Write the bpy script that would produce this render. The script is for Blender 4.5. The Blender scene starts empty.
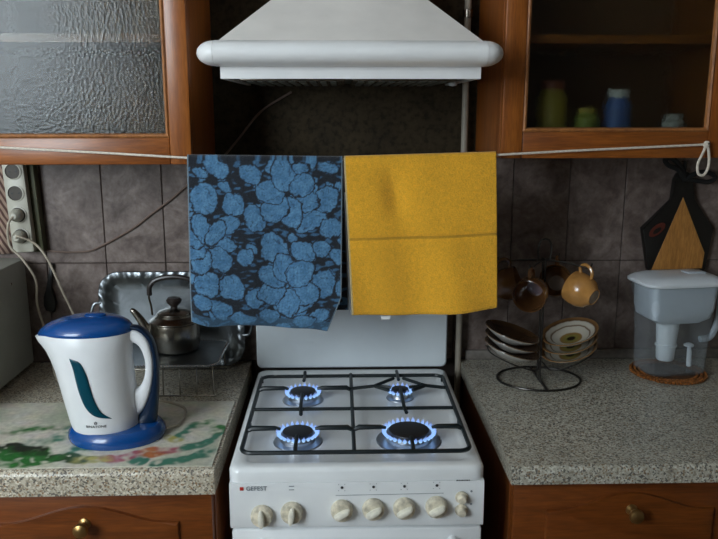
import bpy, bmesh, math, random
from mathutils import Vector, Matrix, noise
random.seed(7)
R = math.radians
scene = bpy.context.scene
col = scene.collection

# ------------------------------------------------------------------ camera, light, exposure
cam_d = bpy.data.cameras.new('camera')
cam_d.sensor_width = 36.0
cam_d.lens = 760.0 / 718.0 * 36.0
cam_d.clip_start = 0.05
cam = bpy.data.objects.new('camera', cam_d)
col.objects.link(cam)
cam.location = (0.0, -2.0, 1.53)
cam.rotation_euler = (R(90 - 12.0), 0.0, R(-1.5))
scene.camera = cam

world = bpy.data.worlds.new('World')
scene.world = world
world.use_nodes = True
wbg = world.node_tree.nodes['Background']
wbg.inputs['Color'].default_value = (0.72, 0.84, 1.0, 1)
wbg.inputs['Strength'].default_value = 1.0

WIN = (-2.62, -1.22, 1.30, 2.56)      # window opening in the rear wall: x0, x1, z0, z1
REAR = -2.7
wl = bpy.data.lights.new('window_daylight', 'AREA')
wl.shape = 'RECTANGLE'
wl.size = WIN[1] - WIN[0] - 0.04
wl.size_y = WIN[3] - WIN[2] - 0.04
wl.energy = 66.0
wl.color = (0.82, 0.93, 1.0)
wlo = bpy.data.objects.new('window_daylight', wl)
col.objects.link(wlo)
wlo.location = ((WIN[0] + WIN[1]) / 2, REAR - 0.10, (WIN[2] + WIN[3]) / 2)
wlo.rotation_euler = (R(-90), 0, R(180))

vs = scene.view_settings
vs.view_transform = 'Standard'
vs.look = 'None'
vs.gamma = 1.0
vs.use_curve_mapping = False
vs.exposure = 0.40
scene.cycles.use_denoising = True
scene.cycles.max_bounces = 10
scene.cycles.transmission_bounces = 8
scene.cycles.transparent_max_bounces = 12
scene.cycles.sample_clamp_indirect = 4.0

# ------------------------------------------------------------------ materials
M = {}


class Nodes:
    def __init__(self, name):
        self.m = bpy.data.materials.new(name)
        self.m.use_nodes = True
        self.t = self.m.node_tree
        self.p = self.t.nodes['Principled BSDF']
        self.out = self.t.nodes['Material Output']

    def n(self, kind, **kw):
        nd = self.t.nodes.new(kind)
        for k, v in kw.items():
            if k in nd.inputs:
                nd.inputs[k].default_value = v
            else:
                setattr(nd, k, v)
        return nd

    def l(self, a, b):
        self.t.links.new(a, b)

    def set(self, **kw):
        for k, v in kw.items():
            k = k.replace('_', ' ')
            self.p.inputs[k].default_value = v
        return self

    def coords(self, scale=(1, 1, 1), rot=(0, 0, 0), rnd=False):
        tc = self.n('ShaderNodeTexCoord')
        mp = self.n('ShaderNodeMapping')
        mp.inputs['Scale'].default_value = scale
        mp.inputs['Rotation'].default_value = rot
        self.l(tc.outputs['Object'], mp.inputs['Vector'])
        if rnd:
            oi = self.n('ShaderNodeObjectInfo')
            mul = self.n('ShaderNodeMath', operation='MULTIPLY')
            mul.inputs[1].default_value = 37.0
            self.l(oi.outputs['Random'], mul.inputs[0])
            self.l(mul.outputs[0], mp.inputs['Location'])
        return mp.outputs['Vector']

    def ramp(self, fac, stops, interp='LINEAR'):
        r = self.n('ShaderNodeValToRGB')
        cr = r.color_ramp
        cr.interpolation = interp
        while len(cr.elements) < len(stops):
            cr.elements.new(0.5)
        for e, (pos, c) in zip(cr.elements, stops):
            e.position = pos
            e.color = (*c, 1)
        self.l(fac, r.inputs['Fac'])
        return r.outputs['Color']

    def noise(self, vec, scale, detail=4, rough=0.5, dist=0.0):
        nz = self.n('ShaderNodeTexNoise')
        nz.inputs['Scale'].default_value = scale
        nz.inputs['Detail'].default_value = detail
        nz.inputs['Roughness'].default_value = rough
        nz.inputs['Distortion'].default_value = dist
        self.l(vec, nz.inputs['Vector'])
        return nz.outputs['Fac']

    def bump(self, h, strength, dist=0.002):
        b = self.n('ShaderNodeBump')
        b.inputs['Strength'].default_value = strength
        b.inputs['Distance'].default_value = dist
        self.l(h, b.inputs['Height'])
        self.l(b.outputs['Normal'], self.p.inputs['Normal'])


def mix_rgb(w, fac, a, b, blend='MIX'):
    m = w.n('ShaderNodeMix')
    m.data_type = 'RGBA'
    m.blend_type = blend
    if isinstance(fac, (int, float)):
        m.inputs[0].default_value = fac
    else:
        w.l(fac, m.inputs[0])
    for i, v in ((6, a), (7, b)):
        if isinstance(v, tuple):
            m.inputs[i].default_value = (*v, 1)
        else:
            w.l(v, m.inputs[i])
    return m.outputs[2]


def plain(name, c, rough=0.5, metal=0.0, vary=0.12, scale=18.0, bump=0.0, bscale=200.0, coat=0.0, rnd=False):
    """a colour with a little uneven wear"""
    w = Nodes(name)
    v = w.coords(rnd=rnd)
    f = w.noise(v, scale, 5)
    lo = tuple(x * (1 - vary) for x in c)
    hi = tuple(min(1, x * (1 + vary)) for x in c)
    w.l(w.ramp(f, [(0.3, lo), (0.7, hi)]), w.p.inputs['Base Color'])
    w.set(Roughness=rough, Metallic=metal, Coat_Weight=coat)
    if bump:
        w.bump(w.noise(v, bscale, 3), bump)
    M[name] = w.m
    return w.m


def wood(name, dark, mid, light, scale, rough=0.38, coat=0.25):
    w = Nodes(name)
    v = w.coords(scale)
    f = w.noise(v, 3.0, 7, 0.62, 0.6)
    c1 = w.ramp(f, [(0.28, dark), (0.5, mid), (0.72, light)])
    f2 = w.noise(w.coords(tuple(s * 5 for s in scale)), 4.0, 3, 0.5)
    c2 = w.ramp(f2, [(0.35, (0.72, 0.72, 0.72)), (0.65, (1, 1, 1))])
    w.l(mix_rgb(w, 1.0, c1, c2, 'MULTIPLY'), w.p.inputs['Base Color'])
    w.set(Roughness=rough, Coat_Weight=coat, Coat_Roughness=0.25)
    w.bump(f2, 0.08)
    M[name] = w.m


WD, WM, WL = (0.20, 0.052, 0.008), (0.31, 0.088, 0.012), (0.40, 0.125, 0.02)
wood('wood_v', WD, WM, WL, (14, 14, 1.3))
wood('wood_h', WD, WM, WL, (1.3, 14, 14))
BD, BM, BL = (0.13, 0.032, 0.005), (0.20, 0.052, 0.008), (0.26, 0.075, 0.012)  # wall cabinet wood darkened; the shade on the lower fronts is in the colour
wood('base_wood_shaded_v', BD, BM, BL, (14, 14, 1.3))
wood('base_wood_shaded_h', BD, BM, BL, (1.3, 14, 14))
wood('wood_board', (0.36, 0.15, 0.035), (0.5, 0.22, 0.05), (0.58, 0.28, 0.075), (20, 20, 2.5), 0.5, 0.1)
plain('wood_inside', (0.2, 0.09, 0.035), 0.6)

plain('enamel', (0.86, 0.88, 0.89), 0.22, vary=0.05, scale=9, coat=0.2)
plain('enamel_lid', (0.70, 0.76, 0.80), 0.3, vary=0.05, scale=7)
plain('hood_white', (0.86, 0.86, 0.86), 0.35, vary=0.03)
plain('hood_cone', (0.80, 0.76, 0.72), 0.45, vary=0.04)
plain('hood_under', (0.10, 0.11, 0.09), 0.5, vary=0.3)
plain('grate_black', (0.006, 0.012, 0.014), 0.4)
plain('burner_cap', (0.012, 0.013, 0.018), 0.45)
plain('burner_metal', (0.42, 0.45, 0.5), 0.35, 0.9)
plain('knob_cream', (0.66, 0.60, 0.47), 0.35, vary=0.35, scale=85)
plain('grip_cream', (0.82, 0.78, 0.66), 0.3, vary=0.12, scale=85)
plain('print_dark', (0.03, 0.03, 0.035), 0.5)
plain('print_grey', (0.22, 0.25, 0.28), 0.5)
plain('print_red', (0.5, 0.03, 0.02), 0.5)
plain('steel', (0.62, 0.63, 0.64), 0.2, 1.0, vary=0.08)
plain('steel_dark', (0.26, 0.235, 0.20), 0.25, 1.0, vary=0.15)
plain('silver_tray', (0.23, 0.25, 0.265), 0.36, 1.0, vary=0.12, scale=30, bump=0.15, bscale=120)
plain('bakelite', (0.02, 0.014, 0.012), 0.35)
plain('brass', (0.36, 0.22, 0.08), 0.32, 0.9, vary=0.2)
plain('kettle_white', (0.80, 0.81, 0.82), 0.28, vary=0.03)
plain('kettle_blue', (0.003, 0.062, 0.25), 0.22, vary=0.1, coat=0.3)
plain('kettle_navy', (0.001, 0.012, 0.035), 0.28, vary=0.1)
plain('kettle_teal', (0.002, 0.055, 0.085), 0.2, vary=0.1)
plain('cord_pale', (0.42, 0.36, 0.28), 0.5)
plain('cord_wall', (0.17, 0.115, 0.09), 0.5)
plain('rope', (0.72, 0.64, 0.54), 0.9, vary=0.15, scale=200, bump=0.6, bscale=400)
plain('socket_white', (0.44, 0.42, 0.35), 0.4, vary=0.1)
plain('socket_shade', (0.075, 0.075, 0.035), 0.6, vary=0.2)
plain('socket_hole', (0.05, 0.04, 0.03), 0.6)
plain('black_plastic', (0.012, 0.012, 0.012), 0.4)
plain('microwave', (0.42, 0.44, 0.40), 0.45, vary=0.06)
plain('microwave_dark', (0.03, 0.03, 0.03), 0.2)
plain('jug_white', (0.80, 0.85, 0.90), 0.3, vary=0.03)
plain('jug_grey', (0.62, 0.68, 0.75), 0.35, vary=0.04)
plain('cup_amber', (0.46, 0.22, 0.06), 0.18, vary=0.25, scale=25, coat=0.5)
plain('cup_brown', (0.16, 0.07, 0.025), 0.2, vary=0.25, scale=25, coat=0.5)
plain('cup_foot', (0.34, 0.26, 0.19), 0.5, vary=0.3, scale=40)
plain('rack_wire', (0.06, 0.055, 0.05), 0.3, 0.8)
plain('board_black', (0.008, 0.007, 0.006), 0.4)
plain('board_red', (0.10, 0.018, 0.01), 0.45)
plain('ribbon_black', (0.008, 0.008, 0.008), 0.8)
plain('gas_pipe', (0.34, 0.30, 0.24), 0.5, vary=0.2)
plain('wall_paint', (0.40, 0.36, 0.30), 0.9, vary=0.05, scale=3)
plain('ceiling_paint', (0.88, 0.88, 0.86), 0.95, vary=0.03, scale=3)
plain('plinth_strip', (0.16, 0.14, 0.12), 0.5, vary=0.2, scale=60)
plain('window_white', (0.8, 0.8, 0.78), 0.4)
plain('jar_yellow', (0.55, 0.40, 0.05), 0.4)
plain('jar_green', (0.36, 0.40, 0.06), 0.4)
plain('jar_blue', (0.08, 0.14, 0.38), 0.4)
plain('jar_white', (0.7, 0.66, 0.6), 0.4)
plain('jar_lid', (0.35, 0.08, 0.04), 0.4)
plain('bead', (0.26, 0.09, 0.02), 0.3, vary=0.85, scale=160)
plain('bead_ground', (0.10, 0.04, 0.015), 0.7, vary=0.4, scale=90)

# floor: brown lino
w = Nodes('floor_lino')
v = w.coords((3, 3, 3))
w.l(w.ramp(w.noise(v, 4, 6), [(0.3, (0.12, 0.07, 0.04)), (0.7, (0.2, 0.12, 0.07))]), w.p.inputs['Base Color'])
w.set(Roughness=0.5)
M['floor_lino'] = w.m

# greasy dark wall surface above the tiles
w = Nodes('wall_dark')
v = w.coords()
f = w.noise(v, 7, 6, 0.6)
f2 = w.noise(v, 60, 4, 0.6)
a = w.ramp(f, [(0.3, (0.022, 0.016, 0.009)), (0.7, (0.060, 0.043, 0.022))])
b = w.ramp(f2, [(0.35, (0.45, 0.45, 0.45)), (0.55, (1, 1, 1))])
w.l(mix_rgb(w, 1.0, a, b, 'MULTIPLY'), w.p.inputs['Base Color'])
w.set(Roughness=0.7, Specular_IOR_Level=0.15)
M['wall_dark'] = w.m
plain('grout', (0.06, 0.045, 0.038), 0.9)

# wall tile: mauve-brown marbling
w = Nodes('tile')
v = w.coords(rnd=True)
f = w.noise(v, 16, 7, 0.62, 0.8)
f2 = w.noise(v, 75, 4, 0.6)
a = w.ramp(f, [(0.28, (0.098, 0.072, 0.062)), (0.5, (0.188, 0.146, 0.129)), (0.72, (0.30, 0.246, 0.222))])
b = w.ramp(f2, [(0.3, (0.7, 0.66, 0.64)), (0.65, (1, 1, 1))])
w.l(mix_rgb(w, 1.0, a, b, 'MULTIPLY'), w.p.inputs['Base Color'])
w.set(Roughness=0.42, Specular_IOR_Level=0.3)
w.bump(f2, 0.08)
M['tile'] = w.m

# speckled laminate worktop
def speckle(name, tint):
    w = Nodes(name)
    v = w.coords()
    vo = w.n('ShaderNodeTexVoronoi')
    vo.inputs['Scale'].default_value = 310.0
    w.l(v, vo.inputs['Vector'])
    sep = w.n('ShaderNodeSeparateColor')
    w.l(vo.outputs['Color'], sep.inputs[0])
    cols = [(0.0, (0.13, 0.12, 0.11)), (0.16, (0.30, 0.26, 0.21)), (0.30, (0.42, 0.39, 0.33)),
            (0.55, (0.50, 0.47, 0.41)), (0.78, (0.62, 0.60, 0.55)), (0.93, (0.26, 0.17, 0.10))]
    c = w.ramp(sep.outputs[0], [(p, tuple(a * b for a, b in zip(q, tint))) for p, q in cols], 'CONSTANT')
    big = w.ramp(w.noise(v, 9, 4), [(0.3, (0.82, 0.82, 0.82)), (0.7, (1, 1, 1))])
    w.l(mix_rgb(w, 1.0, c, big, 'MULTIPLY'), w.p.inputs['Base Color'])
    w.set(Roughness=0.33)
    M[name] = w.m


speckle('worktop_l', (1.22, 1.17, 1.06))
speckle('worktop_r', (1.12, 1.14, 1.10))

# rolled "hammered" cabinet glass
w = Nodes('rolled_glass')
v = w.coords()
vo = w.n('ShaderNodeTexVoronoi')
vo.inputs['Scale'].default_value = 150.0
w.l(v, vo.inputs['Vector'])
w.bump(vo.outputs['Distance'], 0.17, 0.003)
w.set(Roughness=0.21, Transmission_Weight=1.0, IOR=1.31, Base_Color=(0.58, 0.64, 0.62, 1))
M['rolled_glass'] = w.m

# clear plastic of the jug
w = Nodes('clear_plastic')
tr = w.n('ShaderNodeBsdfTransparent')
tr.inputs['Color'].default_value = (0.95, 0.965, 0.97, 1)
gl = w.n('ShaderNodeBsdfGlossy')
gl.inputs['Roughness'].default_value = 0.12
lw = w.n('ShaderNodeLayerWeight')
lw.inputs['Blend'].default_value = 0.35
df = w.n('ShaderNodeBsdfDiffuse')
df.inputs['Color'].default_value = (0.62, 0.66, 0.70, 1)
mg = w.n('ShaderNodeMixShader')
mg.inputs[0].default_value = 0.55
w.l(gl.outputs[0], mg.inputs[1])
w.l(df.outputs[0], mg.inputs[2])
mm = w.n('ShaderNodeMath', operation='MULTIPLY_ADD')
w.l(lw.outputs['Facing'], mm.inputs[0])
mm.inputs[1].default_value = 0.32
mm.inputs[2].default_value = 0.035
mx = w.n('ShaderNodeMixShader')
w.l(mm.outputs[0], mx.inputs[0])
w.l(tr.outputs[0], mx.inputs[1])
w.l(mg.outputs[0], mx.inputs[2])
w.l(mx.outputs[0], w.out.inputs['Surface'])
M['clear_plastic'] = w.m

# window pane
w = Nodes('window_glass')
tr = w.n('ShaderNodeBsdfTransparent')
gl = w.n('ShaderNodeBsdfGlossy')
gl.inputs['Roughness'].default_value = 0.02
mx = w.n('ShaderNodeMixShader')
mx.inputs[0].default_value = 0.05
w.l(tr.outputs[0], mx.inputs[1])
w.l(gl.outputs[0], mx.inputs[2])
w.l(mx.outputs[0], w.out.inputs['Surface'])
M['window_glass'] = w.m

# gas flame (gives off light)
w = Nodes('flame')
lw = w.n('ShaderNodeTexCoord')
sp = w.n('ShaderNodeSeparateXYZ')
w.l(lw.outputs['Generated'], sp.inputs[0])
c = w.ramp(sp.outputs['Z'], [(0.0, (0.38, 0.66, 1.0)), (0.4, (0.22, 0.42, 1.0)), (1.0, (0.40, 0.50, 0.9))])
em = w.n('ShaderNodeEmission')
em.inputs['Strength'].default_value = 1.0
w.l(c, em.inputs['Color'])
tr = w.n('ShaderNodeBsdfTransparent')
f = w.ramp(sp.outputs['Z'], [(0.0, (0.7, 0.7, 0.7)), (0.5, (0.38, 0.38, 0.38)), (1.0, (0.06, 0.06, 0.06))])
mx = w.n('ShaderNodeMixShader')
w.l(f, mx.inputs[0])
w.l(tr.outputs[0], mx.inputs[1])
w.l(em.outputs[0], mx.inputs[2])
w.l(mx.outputs[0], w.out.inputs['Surface'])
M['flame'] = w.m


def attr_cloth(name, bump_strength, scale, sheen=0.25, rough=0.95):
    w = Nodes(name)
    at = w.n('ShaderNodeAttribute')
    at.attribute_name = 'Col'
    v = w.coords()
    f = w.noise(v, scale, 3, 0.6)
    g = w.ramp(f, [(0.3, (0.86, 0.86, 0.86)), (0.7, (1.12, 1.12, 1.12))])
    w.l(mix_rgb(w, 1.0, at.outputs['Color'], g, 'MULTIPLY'), w.p.inputs['Base Color'])
    w.set(Roughness=rough, Sheen_Weight=sheen, Sheen_Roughness=0.5)
    w.bump(f, bump_strength, 0.003)
    M[name] = w.m


attr_cloth('terry', 0.7, 330.0)
attr_cloth('printed_mat', 0.15, 90.0, 0.0, 0.4)

# striped dish cloth
w = Nodes('striped_cloth')
v = w.coords(rot=(0, R(24), 0))
wv = w.n('ShaderNodeTexWave')
wv.inputs['Scale'].default_value = 28.0
wv.inputs['Distortion'].default_value = 1.2
w.l(v, wv.inputs['Vector'])
w.l(w.ramp(wv.outputs['Fac'], [(0.3, (0.10, 0.05, 0.04)), (0.6, (0.36, 0.25, 0.19))]), w.p.inputs['Base Color'])
w.set(Roughness=0.9)
M['striped_cloth'] = w.m

# saucer glaze: rings by distance from the centre
def saucer_glaze(name, stops):
    w = Nodes(name)
    tc = w.n('ShaderNodeTexCoord')
    sp = w.n('ShaderNodeSeparateXYZ')
    w.l(tc.outputs['Object'], sp.inputs[0])
    cb = w.n('ShaderNodeCombineXYZ')
    w.l(sp.outputs['X'], cb.inputs['X'])
    w.l(sp.outputs['Y'], cb.inputs['Y'])
    ln = w.n('ShaderNodeVectorMath', operation='LENGTH')
    w.l(cb.outputs[0], ln.inputs[0])
    nz = w.noise(tc.outputs['Object'], 45, 4)
    ma = w.n('ShaderNodeMath', operation='MULTIPLY_ADD')
    w.l(nz, ma.inputs[0])
    ma.inputs[1].default_value = 0.006
    w.l(ln.outputs['Value'], ma.inputs[2])
    mu = w.n('ShaderNodeMath', operation='MULTIPLY')
    mu.inputs[1].default_value = 1 / 0.078
    w.l(ma.outputs[0], mu.inputs[0])
    w.l(w.ramp(mu.outputs[0], stops), w.p.inputs['Base Color'])
    w.set(Roughness=0.18, Coat_Weight=0.4)
    M[name] = w.m


BR, CR = (0.12, 0.06, 0.025), (0.52, 0.48, 0.40)
saucer_glaze('saucer_top', [(0.0, (0.02, 0.015, 0.01)), (0.14, (0.03, 0.02, 0.01)), (0.2, (0.22, 0.2, 0.05)),
                            (0.38, (0.28, 0.16, 0.05)), (0.42, CR), (0.62, CR), (0.65, BR), (0.70, CR), (0.80, CR),
                            (0.84, BR), (0.92, (0.25, 0.13, 0.05)), (1.0, (0.3, 0.16, 0.06))])
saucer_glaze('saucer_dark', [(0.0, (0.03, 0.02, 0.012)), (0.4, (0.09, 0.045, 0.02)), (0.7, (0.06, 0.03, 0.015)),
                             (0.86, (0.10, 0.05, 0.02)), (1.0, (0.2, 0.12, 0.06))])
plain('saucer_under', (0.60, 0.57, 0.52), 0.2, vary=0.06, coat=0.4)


# ------------------------------------------------------------------ geometry helpers
def box(bm, x0, x1, y0, y1, z0, z1, bev=0.0, seg=2):
    vs_ = [bm.verts.new(p) for p in ((x0, y0, z0), (x1, y0, z0), (x1, y1, z0), (x0, y1, z0),
                                    (x0, y0, z1), (x1, y0, z1), (x1, y1, z1), (x0, y1, z1))]
    fs = [bm.faces.new([vs_[i] for i in q]) for q in ((3, 2, 1, 0), (4, 5, 6, 7), (0, 1, 5, 4), (1, 2, 6, 5), (2, 3, 7, 6), (3, 0, 4, 7))]
    if bev > 0:
        es = list({e for f in fs for e in f.edges})
        bmesh.ops.bevel(bm, geom=es, offset=bev, segments=seg, profile=0.5, affect='EDGES', clamp_overlap=True)
    return bm


def loft(bm, rings, cap0=True, cap1=True, closed=True):
    rows = [[bm.verts.new(p) for p in r] for r in rings]
    n = len(rows[0])
    for a, b in zip(rows, rows[1:]):
        for i in range(n if closed else n - 1):
            j = (i + 1) % n
            bm.faces.new((a[i], a[j], b[j], b[i]))
    if cap0:
        bm.faces.new(rows[0][::-1])
    if cap1:
        bm.faces.new(rows[-1])
    return rows


def tube(bm, pts, r, n=8, closed=False):
    pts = [Vector(p) for p in pts]
    m = len(pts)
    rr = r if isinstance(r, (list, tuple)) else [r] * m
    tang = []
    for i in range(m):
        if closed:
            t = pts[(i + 1) % m] - pts[i - 1]
        else:
            t = pts[min(i + 1, m - 1)] - pts[max(i - 1, 0)]
        tang.append(t.normalized())
    up = Vector((0, 0, 1)) if abs(tang[0].z) < 0.9 else Vector((1, 0, 0))
    u = tang[0].cross(up).normalized()
    rings = []
    for i in range(m):
        t = tang[i]
        u = (u - t * u.dot(t)).normalized()
        q = t.cross(u)
        rings.append([pts[i] + (u * math.cos(2 * math.pi * k / n) + q * math.sin(2 * math.pi * k / n)) * rr[i] for k in range(n)])
    if closed:
        rows = [[bm.verts.new(p) for p in g] for g in rings]
        for a, b in zip(rows, rows[1:] + rows[:1]):
            for i in range(n):
                j = (i + 1) % n
                bm.faces.new((a[i], a[j], b[j], b[i]))
    else:
        loft(bm, rings)
    return bm


def smooth_path(pts, sub=6):
    """Catmull-Rom through the points"""
    P = [Vector(p) for p in pts]
    P = [P[0] * 2 - P[1]] + P + [P[-1] * 2 - P[-2]]
    out = []
    for i in range(1, len(P) - 2):
        a, b, c, d = P[i - 1:i + 3]
        for k in range(sub):
            t = k / sub
            out.append(0.5 * ((2 * b) + (c - a) * t + (2 * a - 5 * b + 4 * c - d) * t * t + (3 * b - a - 3 * c + d) * t ** 3))
    out.append(P[-2])
    return out


def lathe(bm, prof, n=32, mat4=None):
    rings = []
    for r, z in prof:
        ring = [Vector((max(r, 1e-5) * math.cos(2 * math.pi * k / n), max(r, 1e-5) * math.sin(2 * math.pi * k / n), z)) for k in range(n)]
        rings.append([mat4 @ p for p in ring] if mat4 else ring)
    loft(bm, rings, prof[0][0] > 1e-4, prof[-1][0] > 1e-4)
    bmesh.ops.remove_doubles(bm, verts=bm.verts, dist=2e-5)
    return bm


def rrect(cx, cy, hx, hy, rad, seg=6):
    out = []
    for sx, sy, a0 in ((1, 1, 0), (-1, 1, 90), (-1, -1, 180), (1, -1, 270)):
        for k in range(seg + 1):
            a = R(a0 + 90 * k / seg)
            out.append((cx + sx * (hx - rad) + rad * math.cos(a), cy + sy * (hy - rad) + rad * math.sin(a)))
    return out


def prism(bm, poly, y0, y1, bev=0.0):
    """poly in (x, z), extruded along y"""
    a = [bm.verts.new((x, y0, z)) for x, z in poly]
    b = [bm.verts.new((x, y1, z)) for x, z in poly]
    n = len(poly)
    f0 = bm.faces.new(a)
    f1 = bm.faces.new(b[::-1])
    for i in range(n):
        j = (i + 1) % n
        bm.faces.new((a[j], a[i], b[i], b[j]))
    if bev:
        bmesh.ops.bevel(bm, geom=list(f0.edges), offset=bev, segments=2, profile=0.5, affect='EDGES', clamp_overlap=True)
    return bm


def finish(bm, name, mats, smooth=35):
    bmesh.ops.recalc_face_normals(bm, faces=bm.faces)
    me = bpy.data.meshes.new(name)
    bm.to_mesh(me)
    bm.free()
    for m in (mats if isinstance(mats, (list, tuple)) else [mats]):
        me.materials.append(M[m] if isinstance(m, str) else m)
    if smooth:
        me.polygons.foreach_set('use_smooth', [True] * len(me.polygons))
        me.set_sharp_from_angle(angle=R(smooth))
    return me


def tag(o, label=None, cat=None, group=None, kind=None):
    for k, v in (('label', label), ('category', cat), ('group', group), ('kind', kind)):
        if v:
            o[k] = v
    return o


def link(name, me, parent=None, local=False):
    o = bpy.data.objects.new(name, me)
    col.objects.link(o)
    if parent is not None:
        o.parent = parent
        if not local:                       # mesh is given in room coordinates
            o.matrix_parent_inverse = WMAT[parent.name].inverted()
            WMAT[o.name] = Matrix.Identity(4)
        else:
            WMAT[o.name] = WMAT[parent.name].copy()
    else:
        WMAT[o.name] = Matrix.Identity(4)
    return o


WMAT = {}


def part(name, bm, mat, parent, local=False, smooth=35):
    return link(name, finish(bm, name, mat, smooth), parent, local)


def single(name, bm, mat, label, cat, group=None, smooth=35, kind=None):
    """a thing that is one mesh; origin moved to its base"""
    xs = [v.co for v in bm.verts]
    c = Vector(((min(v.x for v in xs) + max(v.x for v in xs)) / 2, (min(v.y for v in xs) + max(v.y for v in xs)) / 2, min(v.z for v in xs)))
    bmesh.ops.translate(bm, verts=bm.verts, vec=-c)
    o = link(name, finish(bm, name, mat, smooth))
    o.location = c
    WMAT[o.name] = Matrix.Translation(c)
    return tag(o, label, cat, group, kind)


def thing(name, loc, label=None, cat=None, group=None, kind=None):
    o = bpy.data.objects.new(name, None)
    o.empty_display_size = 0.05
    col.objects.link(o)
    o.location = loc
    WMAT[o.name] = Matrix.Translation(Vector(loc))
    return tag(o, label, cat, group, kind)


def copy_tree(o, parent=None):
    c = o.copy()
    col.objects.link(c)
    if parent is not None:
        c.parent = parent
    for ch in list(o.children):
        copy_tree(ch, c)
    return c


def new():
    return bmesh.new()


def text_mesh(name, s, size, depth=0.0004):
    cu = bpy.data.curves.new(name + '_font', 'FONT')
    cu.body = s
    cu.size = size
    cu.align_x = 'CENTER'
    cu.align_y = 'CENTER'
    cu.extrude = depth
    cu.resolution_u = 3
    ob = bpy.data.objects.new(name + '_font', cu)
    col.objects.link(ob)
    dg = bpy.context.evaluated_depsgraph_get()
    me = bpy.data.meshes.new_from_object(ob.evaluated_get(dg))
    bpy.data.objects.remove(ob)
    bpy.data.curves.remove(cu)
    bm = bmesh.new()
    bm.from_mesh(me)
    bpy.data.meshes.remove(me)
    return bm


# ------------------------------------------------------------------ the room
X0, X1, ZC = -2.7, 1.9, 2.6
bm = new(); box(bm, X0 - .1, X1 + .1, REAR - .1, 0.1, -0.08, 0.0)
tag(single('floor', bm, 'floor_lino', 'brown lino kitchen floor', 'floor', kind='structure'))
bm = new(); box(bm, X0 - .1, X1 + .1, REAR - .1, 0.1, ZC, ZC + .08)
single('ceiling', bm, 'ceiling_paint', 'white painted kitchen ceiling', 'ceiling', kind='structure')
bm = new(); box(bm, X0 - .1, X0, REAR - .1, 0.1, 0, ZC)
single('wall_left', bm, 'wall_paint', 'plain beige side wall left of the worktop', 'wall', kind='structure')
bm = new(); box(bm, X1, X1 + .1, REAR - .1, 0.1, 0, ZC)
single('wall_right', bm, 'wall_paint', 'plain beige side wall right of the worktop', 'wall', kind='structure')
bm = new()
box(bm, X0, WIN[0], REAR - .1, REAR, 0, ZC); box(bm, WIN[1], X1, REAR - .1, REAR, 0, ZC)
box(bm, WIN[0], WIN[1], REAR - .1, REAR, 0, WIN[2]); box(bm, WIN[0], WIN[1], REAR - .1, REAR, WIN[3], ZC)
single('wall_rear', bm, 'wall_paint', 'plain beige wall with the window, opposite the stove', 'wall', kind='structure')
win = thing('window_1', (WIN[0] / 2 + WIN[1] / 2, REAR, WIN[2]), 'white framed kitchen window opposite the stove', 'window', kind='structure')
bm = new()
for a in (WIN[0], (WIN[0] + WIN[1]) / 2 - .02, WIN[1] - .04):
    box(bm, a, a + .04, REAR - .06, REAR - .01, WIN[2], WIN[3])
box(bm, WIN[0], WIN[1], REAR - .06, REAR - .01, WIN[2], WIN[2] + .04); box(bm, WIN[0], WIN[1], REAR - .06, REAR - .01, WIN[3] - .04, WIN[3])
part('window_frame', bm, 'window_white', win)
for k in range(2):
    a = WIN[0] + .04 + k * (WIN[1] - WIN[0] - .02) / 2
    bm = new(); box(bm, a, a + (WIN[1] - WIN[0]) / 2 - .06, REAR - .037, REAR - .033, WIN[2] + .04, WIN[3] - .04)
    part('pane', bm, 'window_glass', win)
bm = new(); box(bm, WIN[0] - .05, WIN[1] + .05, REAR, REAR + .12, WIN[2] - .035, WIN[2], .006)
part('window_sill', bm, 'window_white', win)

TZ = 1.405                                    # top of the tiling
wall = thing('wall_back', (0, 0, 0), 'kitchen wall behind the stove, mauve brown tiles below and dark greasy surface above', 'wall', kind='structure')
bm = new(); box(bm, X0, X1, 0.004, 0.1, 0, TZ)
part('grout_bed', bm, 'grout', wall)
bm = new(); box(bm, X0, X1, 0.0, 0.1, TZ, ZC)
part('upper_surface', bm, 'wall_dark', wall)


def tile_mesh(wd, ht):
    bm = new()
    box(bm, -wd / 2, wd / 2, 0.0, 0.012, -ht / 2, ht / 2, .0015, 1)
    return finish(bm, 'tile', 'tile')


def tile_run(xa, pitch, n, step):
    full, low = tile_mesh(pitch - .002, .277), tile_mesh(pitch - .002, .2730)
    for k in range(n):
        x = xa + step * (k + .5) * pitch
        for me, z in ((full, 1.2655), (low, .9885)):
            o = link('tile', me, wall, True)
            o.location = (x, random.uniform(-.0006, .0006), z)


tile_run(.461, .150, 9, 1)
tile_run(.461, .150, 3, -1)
tile_run(-.62, .157, 4, 1)
tile_run(-.62, .157, 8, -1)

# ------------------------------------------------------------------ worktops and base cabinets
def worktop(name, x0, x1, yf, th, mat, label):
    prof = [(0.0, .85 - th), (0.0, .85)]
    r = .012
    arc = [(yf + r - r * math.sin(R(a)), .85 - r + r * math.cos(R(a))) for a in range(0, 91, 15)]
    prof += arc + [(yf, .85 - th)]
    bm = new()
    loft(bm, [[(x0, y, z) for y, z in prof], [(x1, y, z) for y, z in prof]])
    return single(name, bm, mat, label, 'worktop')


worktop('worktop', -1.75, -.243, -.648, .05, 'worktop_l', 'beige speckled worktop left of the stove, under the electric kettle')
worktop('worktop', .331, 1.60, -.652, .036, 'worktop_r', 'grey speckled worktop right of the stove, under the water filter jug')
bm = new(); box(bm, .345, 1.6, -.012, -.0007, .8505, .878, .003)
single('trim_1', bm, 'plinth_strip', 'narrow dark sealing strip along the wall behind the right worktop', 'trim', kind='structure')


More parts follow.
